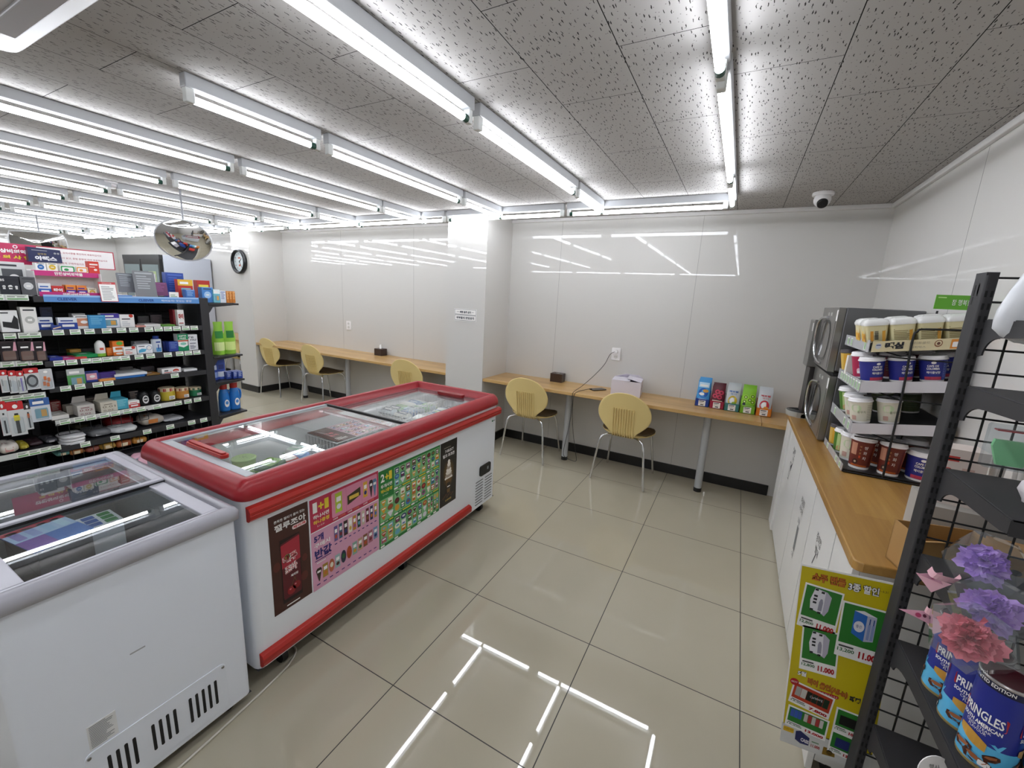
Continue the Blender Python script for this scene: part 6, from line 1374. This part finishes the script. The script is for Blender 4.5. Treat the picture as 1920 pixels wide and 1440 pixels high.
# small pink cards beside the flowers
for (x, y, z, rz, lb) in ((1.390, .03, 1.012, .5, 'pink tag with a printed flower left of the topmost carnation'), (1.352, -.055, .972, .3, 'pink tag pointing left above the rear chip can')):
    mb = MB().prism([(-.028, 0, .006), (.02, 0, -.012), (.024, 0, .010)], (0, .0012, 0), mat('e2a8bc', .5)); q = mb.panel((-.006, -.0003, -.005), (1, 0, 0), (0, 0, 1)); q.ell(.008, .006, .005, .004, mat('c04870', .5), 1, 10); q.ell(.018, .006, .003, .003, mat('5a1c34', .5), 1, 10)
    tag(mb.obj('gift_tag', loc=(x, y, z), rot=(-.5, 0, rz)), lb, 'tag')
# hanging bags
mb = MB().ellipsoid((0, 0, 0), .055, .022, .075, mat('d8dade', .3), 16, 10, .7, .10); q = mb.panel((0, 0, 0), (1, 0, 0), (0, 0, 1)); q.wrap = lambda x, y, l: Vector((x, -.0235*math.sqrt(max(.05, 1-(x/.058)**2-(y/.08)**2)), y)); q.text('크린롤백', -.038, .03, .012, INK, 1, w=.08, rot=-1.0); mb.box(-.05, .05, -.006, .006, .066, .078, mat('c8643c', .4))
tag(mb.obj('hanging_bag', loc=(1.468, .115, 1.545), rot=(0, .35, 0)), 'white plastic bag with black writing and an orange end at the top of the post', 'bag')
mb = MB().ellipsoid((0, 0, 0), .05, .022, .06, mat('e2e4e6', .3), 16, 10, .7, .10); mb.box(-.05, .05, -.006, .006, .052, .064, mat('c8643c', .4)); q = mb.panel((0, 0, 0), (1, 0, 0), (0, 0, 1)); q.wrap = lambda x, y, l: Vector((x, -.0235*math.sqrt(max(.05, 1-(x/.053)**2-(y/.065)**2)), y)); q.text('크린', -.036, -.01, .013, INK, 1, w=.03, rot=-.5)
tag(mb.obj('hanging_bag', loc=(1.525, .075, 1.60), rot=(0, .15, 0)), 'white plastic bag with orange top at the very edge of the picture', 'bag')
mb = MB().rbox(-.04, .04, -.006, .006, 0, .09, .006, CLEAR, 'y', 3); mb.prism([(-.028, -.004, .058), (-.03, -.004, .045), (-.018, -.004, .008), (.018, -.004, .008), (.03, -.004, .045), (.028, -.004, .058)], (0, .008, 0), mat('8fdc9c', .35)); mb.box(-.03, .03, -.007, .007, .076, .0785, mat('b04a50', .4))
tag(mb.obj('hanging_pack', loc=(1.49, .135, 1.225)), 'clear hanging pack with green contents in front of the wire back', 'packet')
mb = MB().ellipsoid((0, 0, .03), .055, .045, .03, mat('d2cdd0', .35), 16, 8, .7, .16); mb.ellipsoid((-.01, -.02, .036), .03, .03, .026, mat('b89a86', .4), 12, 6, .8, .1); mb.box(-.06, .03, -.05, -.03, 0, .006, mat('c8a8b0', .4))
tag(mb.obj('snack_bag', loc=(1.515, .0, 1.193)), 'clear bag with pink and brown contents lying on the middle shelf', 'bag')
# things on the counter seen through the wire back
mb = MB().box(-.05, .05, -.04, .04, 0, .165, mat('d9ccc4', .5)); q = mb.panel((-.05, -.0402, 0), (1, 0, 0), (0, 0, 1)); q.rect(0, .13, .04, .145, mat('c03a34', .5), 1); q.text('C', .01, .09, .02, mat('c03a34', .5), 1); q.lines(.05, .03, .09, .12, 4, mat('c8a89c', .5), 1)
tag(mb.obj('straw_box', loc=(1.60, .62, .985)), 'white and red box of straws behind the wire back', 'carton')
mb = MB(); rd = random.Random(5)
for k in range(14): x, y = rd.uniform(-.05, .05), rd.uniform(-.02, .02); mb.cyl((x, y, 0), (x+rd.uniform(-.01, .01), y, .15), .006, .006, 6, mat('dedbd8', .35))
tag(mb.obj('wrapped_spoons', loc=(1.72, .62, .985)), 'bundle of white wrapped spoons behind the wire back', 'bundle')
mb = MB().box(1.545, 1.80, .54, .70, CTZ, .985, mat('a9a6a0', .5)); tag(mb.obj('storage_box'), 'grey storage box on the counter carrying the straws and spoons', 'box')
KR = mat('a9824e', .65)
mb = MB().box(-.09, .09, -.06, .06, 0, .004, KR).box(-.09, -.087, -.06, .06, 0, .12, KR).box(.087, .09, -.06, .06, 0, .12, KR).box(-.09, .09, -.06, -.057, 0, .12, KR).box(-.09, .09, .057, .06, 0, .12, KR); mb.prism([(-.09, -.06, .12), (.0, -.06, .12), (.02, -.11, .15), (-.08, -.11, .15)], (0, .003, .002), KR)
tag(mb.obj('cardboard_carton', loc=(1.555, .43, CTZ), rot=(0, 0, .25)), 'open brown cardboard carton on the counter behind the wire back', 'carton')
mb = MB().box(-.07, .07, -.05, .05, 0, .13, mat('9c774a', .65)); q = mb.panel((-.07, -.0502, 0), (1, 0, 0), (0, 0, 1)); q.ell(.03, .09, .012, .008, BLACK, 1, 10); q.ell(.10, .09, .012, .008, BLACK, 1, 10)
tag(mb.obj('cardboard_carton', loc=(1.70, .41, CTZ), rot=(0, 0, -.1)), 'brown carton with two black hand holes behind the carnations', 'carton')

# yellow promotion poster
a = radians(5.2); U = Vector((cos(a), 0, sin(a))); V = Vector((-sin(a)*.75, .0, cos(a))); N = Vector((0, -1, 0)); O = Vector((1.270, .285, .256)); PWD, PHT = .207, .578; FW = .275
mb = MB(); YL = mat('c9b612', .38); GN = mat('2c7a2c', .38); RD = mat('b83a20', .38); BRN = mat('8a4a18', .4); PRED = mat('b01c20', .4)
mb.prism([O+u*U+v*V for u, v in ((0, 0), (PWD, 0), (PWD, PHT), (0, PHT))], (0, .0008, 0), PW)
q = Pnl(mb, O+N*.0004, U, V, xmax=PWD); q.N = N; q.sx = .80
q.rect(.004, .062, FW, .572, YL, 1); q.rect(0, 0, FW, .065, mat('d2d2d0', .4), 1)
q.text('소주 번들', .035, .535, .026, BRN, 2, w=.092, bold=.09); q.text('3종 할인', .133, .530, .026, INK, 2, w=.08, bold=.09); q.text('3종 할인', .134, .531, .024, PW, 3, w=.078, bold=.03); q.text('5.1~5.31', .205, .545, .006, INK, 2)
q.text('소주 번들', .0355, .5355, .025, mat('c8702c', .4), 3, w=.091, bold=.02)
def offer(x, y, w, h, rot, old, new, draw, bg, l0):
    c, s = cos(rot), sin(rot)
    T = lambda u, v: (x+u*c-v*s, y+u*s+v*c)
    R = lambda u0, v0, u1, v1, m, l: q.poly([T(u0, v0), T(u1, v0), T(u1, v1), T(u0, v1)], m, l)
    R(0, 0, w, h, PW, l0); R(.005, h*.26, w-.005, h-.005, bg, l0+1)
    draw(T, R, l0+2)
    tx, ty = T(.006, h*.09); q.text(old, tx, ty, h*.075, mat('2c6a34', .4), l0+2, w=w*.36, rot=rot, bold=.02)
    tx, ty = T(w*.50, h*.06); q.text(new, tx, ty, h*.125, PRED, l0+2, w=w*.44, rot=rot, bold=.05)
    tx, ty = T(.008, h*.185); R(.008, h*.185, w*.38, h*.215, mat('4a4a4a', .5), l0+2)
LIL = mat('b8b4c4', .4); WHT = mat('e6e4ea', .4)
def pk_pack(T, R, l):
    pts = [(.026, .062), (.022, .09), (.030, .128), (.064, .124), (.078, .112), (.076, .070), (.068, .052), (.060, .056)]
    q.poly([T(*p) for p in pts], LIL, l); q.poly([T(*p) for p in [(.026, .062), (.022, .09), (.030, .128), (.060, .122), (.062, .058)]], WHT, l+1)
    for u, v in ((.034, .124), (.052, .120), (.030, .062), (.052, .058)): R(u-.004, v-.003, u+.005, v+.003, INK, l+2)
    for k in range(3): R(.030, .082+.010*k, .040, .088+.010*k, INK, l+2)
    q.poly([T(.047, .064), T(.058, .064), T(.058, .09), T(.055, .10), T(.050, .10), T(.047, .09)], mat('9a98a8', .4), l+2)
def pk_box(T, R, l):
    q.poly([T(.034, .078), (T(.034, .145)), T(.068, .138), T(.068, .062)], mat('2a6ac0', .4), l); q.poly([T(.068, .062), T(.068, .138), T(.092, .140), T(.092, .068)], mat('b8bcd2', .4), l)
    q.poly([T(.034, .145), T(.058, .150), T(.092, .140), T(.068, .138)], WHT, l); cx, cy = T(.051, .102); q.ell(cx, cy, .014, .016, WHT, l+1); q.text('좋은', cx-.008, cy-.004, .009, mat('3a5a8a', .4), l+2, w=.016)
    for u in (.073, .083): R(u, .07, u+.007, .115, mat('8a9ac8', .4), l+1); R(u+.002, .115, u+.005, .132, mat('2a4a8a', .4), l+1)
offer(.008, .392, .108, .135, -.085, '12,800', '11.000', pk_pack, GN, 2)
offer(.030, .258, .105, .138, .03, '12,800', '11.000', pk_pack, GN, 2)
offer(.120, .335, .125, .165, -.03, '13,200', '11.000', pk_box, GN, 6)
q.text('5월', .028, .236, .016, INK, 2, w=.026, bold=.10); q.text('5월', .0285, .2365, .015, PW, 3, w=.025, bold=.03); q.text('비어 올인(All-in)', .058, .213, .026, BRN, 2, w=.115, bold=.08, rot=-.06); q.text('비어 올인(All-in)', .0585, .2135, .025, mat('c8702c', .4), 3, w=.114, bold=.01, rot=-.06); q.text('파티', .178, .205, .018, INK, 2, w=.03, bold=.1)
q.rr(.06, .198, .150, .208, .004, PRED, 2); q.text('매주 목,금,토,일 5.1~5.2', .066, .200, .006, PW, 3, w=.08); q.ell(.022, .212, .013, .011, PRED, 6); q.text('BEST', .013, .2095, .005, PW, 7, w=.018)
def pk_beer(T, R, l):
    for k, c in enumerate(['a8a8a4', 'c8c6c0', '182018', '14281c', '182018', '14301c']): R(.012+.0165*k, .030, .0275+.0165*k, .060, mat(c, .4), l)
    tx, ty = T(.056, .040); q.text('Carlsberg', tx, ty, .010, WHT, l+1, w=.036)
offer(.010, .143, .122, .074, -.15, '12,000', '7.800', pk_beer, RD, 3)
def pk_cans(T, R, l):
    for k, c in enumerate(['3a58b0', '3a5cb8', '3a58b0', 'c8c0bc', 'a83438', 'c8c4c0', 'b03a3c', 'd0ccc8']): R(.010+.0115*k+(.006 if k > 2 else 0), .036, .0205+.0115*k+(.006 if k > 2 else 0), .062, mat(c, .4), l)
offer(.008, .062, .122, .070, -.08, '16,500', '13.000', pk_cans, GN, 2)
def pk_dark(T, R, l): R(.014, .028, .06, .058, mat('1a1a18', .4), l)
def pk_navy(T, R, l): R(.016, .026, .055, .056, mat('28306a', .4), l)
offer(.144, .098, .09, .078, -.06, '14,000', '10.000', pk_dark, GN, 2); offer(.138, .026, .09, .074, -.08, '15,000', '13.000', pk_navy, GN, 3)
q.rr(.006, .040, .038, .056, .003, mat('d8b020', .4), 2); q.text('이 달의 추천', .009, .046, .006, mat('5a3a10', .4), 3, w=.026)
q.poly([(.044, .024), (.044, .052), (.058, .058), (.086, .044), (.085, .018), (.06, .016)], mat('262c60', .4), 2); q.text('CASS', .060, .025, .012, WHT, 3, w=.024, bold=.05, rot=-.1); q.text('11.000', .092, .018, .010, PRED, 2, w=.026, bold=.03); q.rect(.093, .034, .114, .038, mat('7a9a7a', .4), 2)
q.poly([(.126, .008), (.128, .034), (.160, .036), (.162, .012)], mat('8a6a24', .4), 2); q.ell(.146, .022, .009, .008, mat('5a4414', .4), 3)
tag(mb.obj('promotion_poster'), 'yellow drinks promotion poster with red prices hanging beside the black post', 'poster')

# ------------------------------------------------------------------ ceiling devices, mirrors, fridge
t = thing('security_camera', 'white dome security camera with a black lens on the ceiling near the right corner', 'camera', (1.345, 2.44, CZ))
MB().lathe([(.058, 0), (.060, -.012), (.056, -.020)], 28, (0, 0, 0), [PLAST]).obj('mount', t)
mb = MB().ellipsoid((0, -.01, -.045), .048, .048, .046, PLAST, 20, 12); mb.obj('housing', t)
d_ = Vector((.0, -.62, -.52)).normalized(); c0 = Vector((0, -.01, -.045))
MB().tube([c0+d_*.036, c0+d_*.052, c0+d_*.055], [.030, .029, .024], 24, BLACK).obj('lens', t)
MB().tube([c0+d_*.0552, c0+d_*.0556], [.012, .011], 16, mat('2c2c30', .1)).obj('lens_glass', t)
t = thing('smoke_detector', 'white round smoke detector on the ceiling above the gondola', 'detector', (-3.70, .62, CZ))
MB().lathe([(.085, 0), (.085, -.014), (.070, -.02), (.066, -.034), (.05, -.044), (.001, -.045)], 28, (0, 0, 0), [PLAST]).obj('body', t); MB().cyl((.0, .0, -.045), (.0, .0, -.047), .012, .012, 10, GREYP).obj('indicator', t)
t = thing('air_conditioner', 'white ceiling cassette air conditioner at the top left picture corner', 'air conditioner', (-1.319, -.400, CZ))
AC = mat('d6d6d8', .35); mb = MB(); loft(mb, [(0, .95, -.95, 0, .05, 0), (0, .95, -.95, 0, .05, -.022), (.012, .938, -.938, -.012, .045, -.034), (.16, .79, -.79, -.16, .02, -.046)], AC); mb.add([(.16, -.79, -.046), (.79, -.79, -.046), (.79, -.16, -.046), (.16, -.16, -.046)], [(3, 2, 1, 0)], AC); mb.obj('panel', t)
for x0, x1, y0, y1 in ((.22, .73, -.115, -.055), (.22, .73, -.895, -.835), (.055, .115, -.73, -.22), (.835, .895, -.73, -.22)): MB().box(x0, x1, y0, y1, -.052, -.036, mat('b4b4b8', .35)).obj('flap', t, bevel=.004)
mb = MB()
for i in range(16): mb.box(.22, .73, -.74+i*.034, -.722+i*.034, -.050, -.046, mat('9a9a9e', .5))
mb.obj('grille', t)
# convex mirrors
MIR = mat('e8e8e8', .02, 1.)
def mirror(label, c, nrm, R, sx, sy, box):
    t = thing('convex_mirror', label, 'mirror', c); N_ = Vector(nrm).normalized(); A_ = N_.cross(Vector((0, 0, 1))).normalized(); B_ = N_.cross(A_)
    mb = MB(); k = 32; rings = 8; vs = []
    for i in range(rings+1):
        r = i/rings
        for j in range(k):
            a = 2*pi*j/k; ca, sa = cos(a), sin(a)
            if box: f = 1/max(abs(ca), abs(sa))**.75; ca, sa = ca*f, sa*f
            vs.append(A_*(R*sx*r*ca)+B_*(R*sy*r*sa)+N_*(R*.38*(1-r*r)))
    mb.add(vs, [(i*k+j, i*k+(j+1) % k, (i+1)*k+(j+1) % k, (i+1)*k+j) for i in range(rings) for j in range(k)], MIR, True); mb.obj('mirror_dome', t)
    rim = vs[-k:]; MB().tube(rim, .006, 6, mat('c9cacc', .3), closed=True).obj('rim', t)
    mb = MB(); 
    mb.add([v*1-N_*.004 for v in rim], [tuple(range(k))], mat('8a8a8c', .5)); mb.obj('backing', t)
    top = Vector((-.06, .02, CZ-c[2])); MB().tube([-N_*.01, -N_*.07, Vector((-N_.x*.07, -N_.y*.07, CZ-c[2]))], .008, 8, GREYP).obj('bracket', t)
    return t
mirror('round convex mirror hanging from the ceiling beyond the gondola end', (-3.30, .945, 1.842), (.74, -.46, -.5), .185, 1.06, 1.0, False)
mirror('boxy convex mirror far back above the caution banner', (-6.9, .98, 1.87), (.85, -.45, -.15), .22, 1.15, .62, True)
t = thing('wall_speaker', 'small white device on a bracket far back above the banner', 'speaker', (-7.4, .72, 1.93))
MB().prism([(0, -.10, .08), (0, .12, -.05), (0, .10, -.10), (0, -.12, .0)], (-.08, 0, 0), PLAST).obj('body', t, bevel=.005); MB().tube([(-.04, 0, .02), (-.04, 0, CZ-1.93)], .01, 8, GREYP).obj('bracket', t)
t = thing('upright_fridge', 'tall upright drinks fridge with dark glass doors and a pale grey side', 'fridge', (-6.72, 2.15, 0))
mb = MB().box(-1.2, 0, .05, .70, .05, 1.865, mat('bfc4cf', .35)); mb.obj('cabinet_body', t, bevel=.004)
for i in range(2):
    D = MB().box(-1.19+.6*i, -1.19+.6*i+.585, 0, .045, .12, 1.80, mat('17181a', .35)); dd = D.obj('door', t)
    MB().box(-1.15+.6*i, -1.19+.6*i+.545, -.004, 0, .2, 1.72, mat('8fa0a4', .05, .2)).obj('glass_pane', dd)
MB().box(-.35, -.12, -.008, -.0045, 1.45, 1.62, mat('b8cc9a', .5)).obj('sticker', t)
MB().box(-1.2, 0, .0, .05, 1.80, 1.865, mat('2a2b2d', .4)).obj('header', t)
MB().box(-1.18, -.02, .08, .68, 0, .05, BLACK).obj('plinth', t)
if _TC: 
    c = _TC.data; bpy.data.objects.remove(_TC); bpy.data.curves.remove(c)
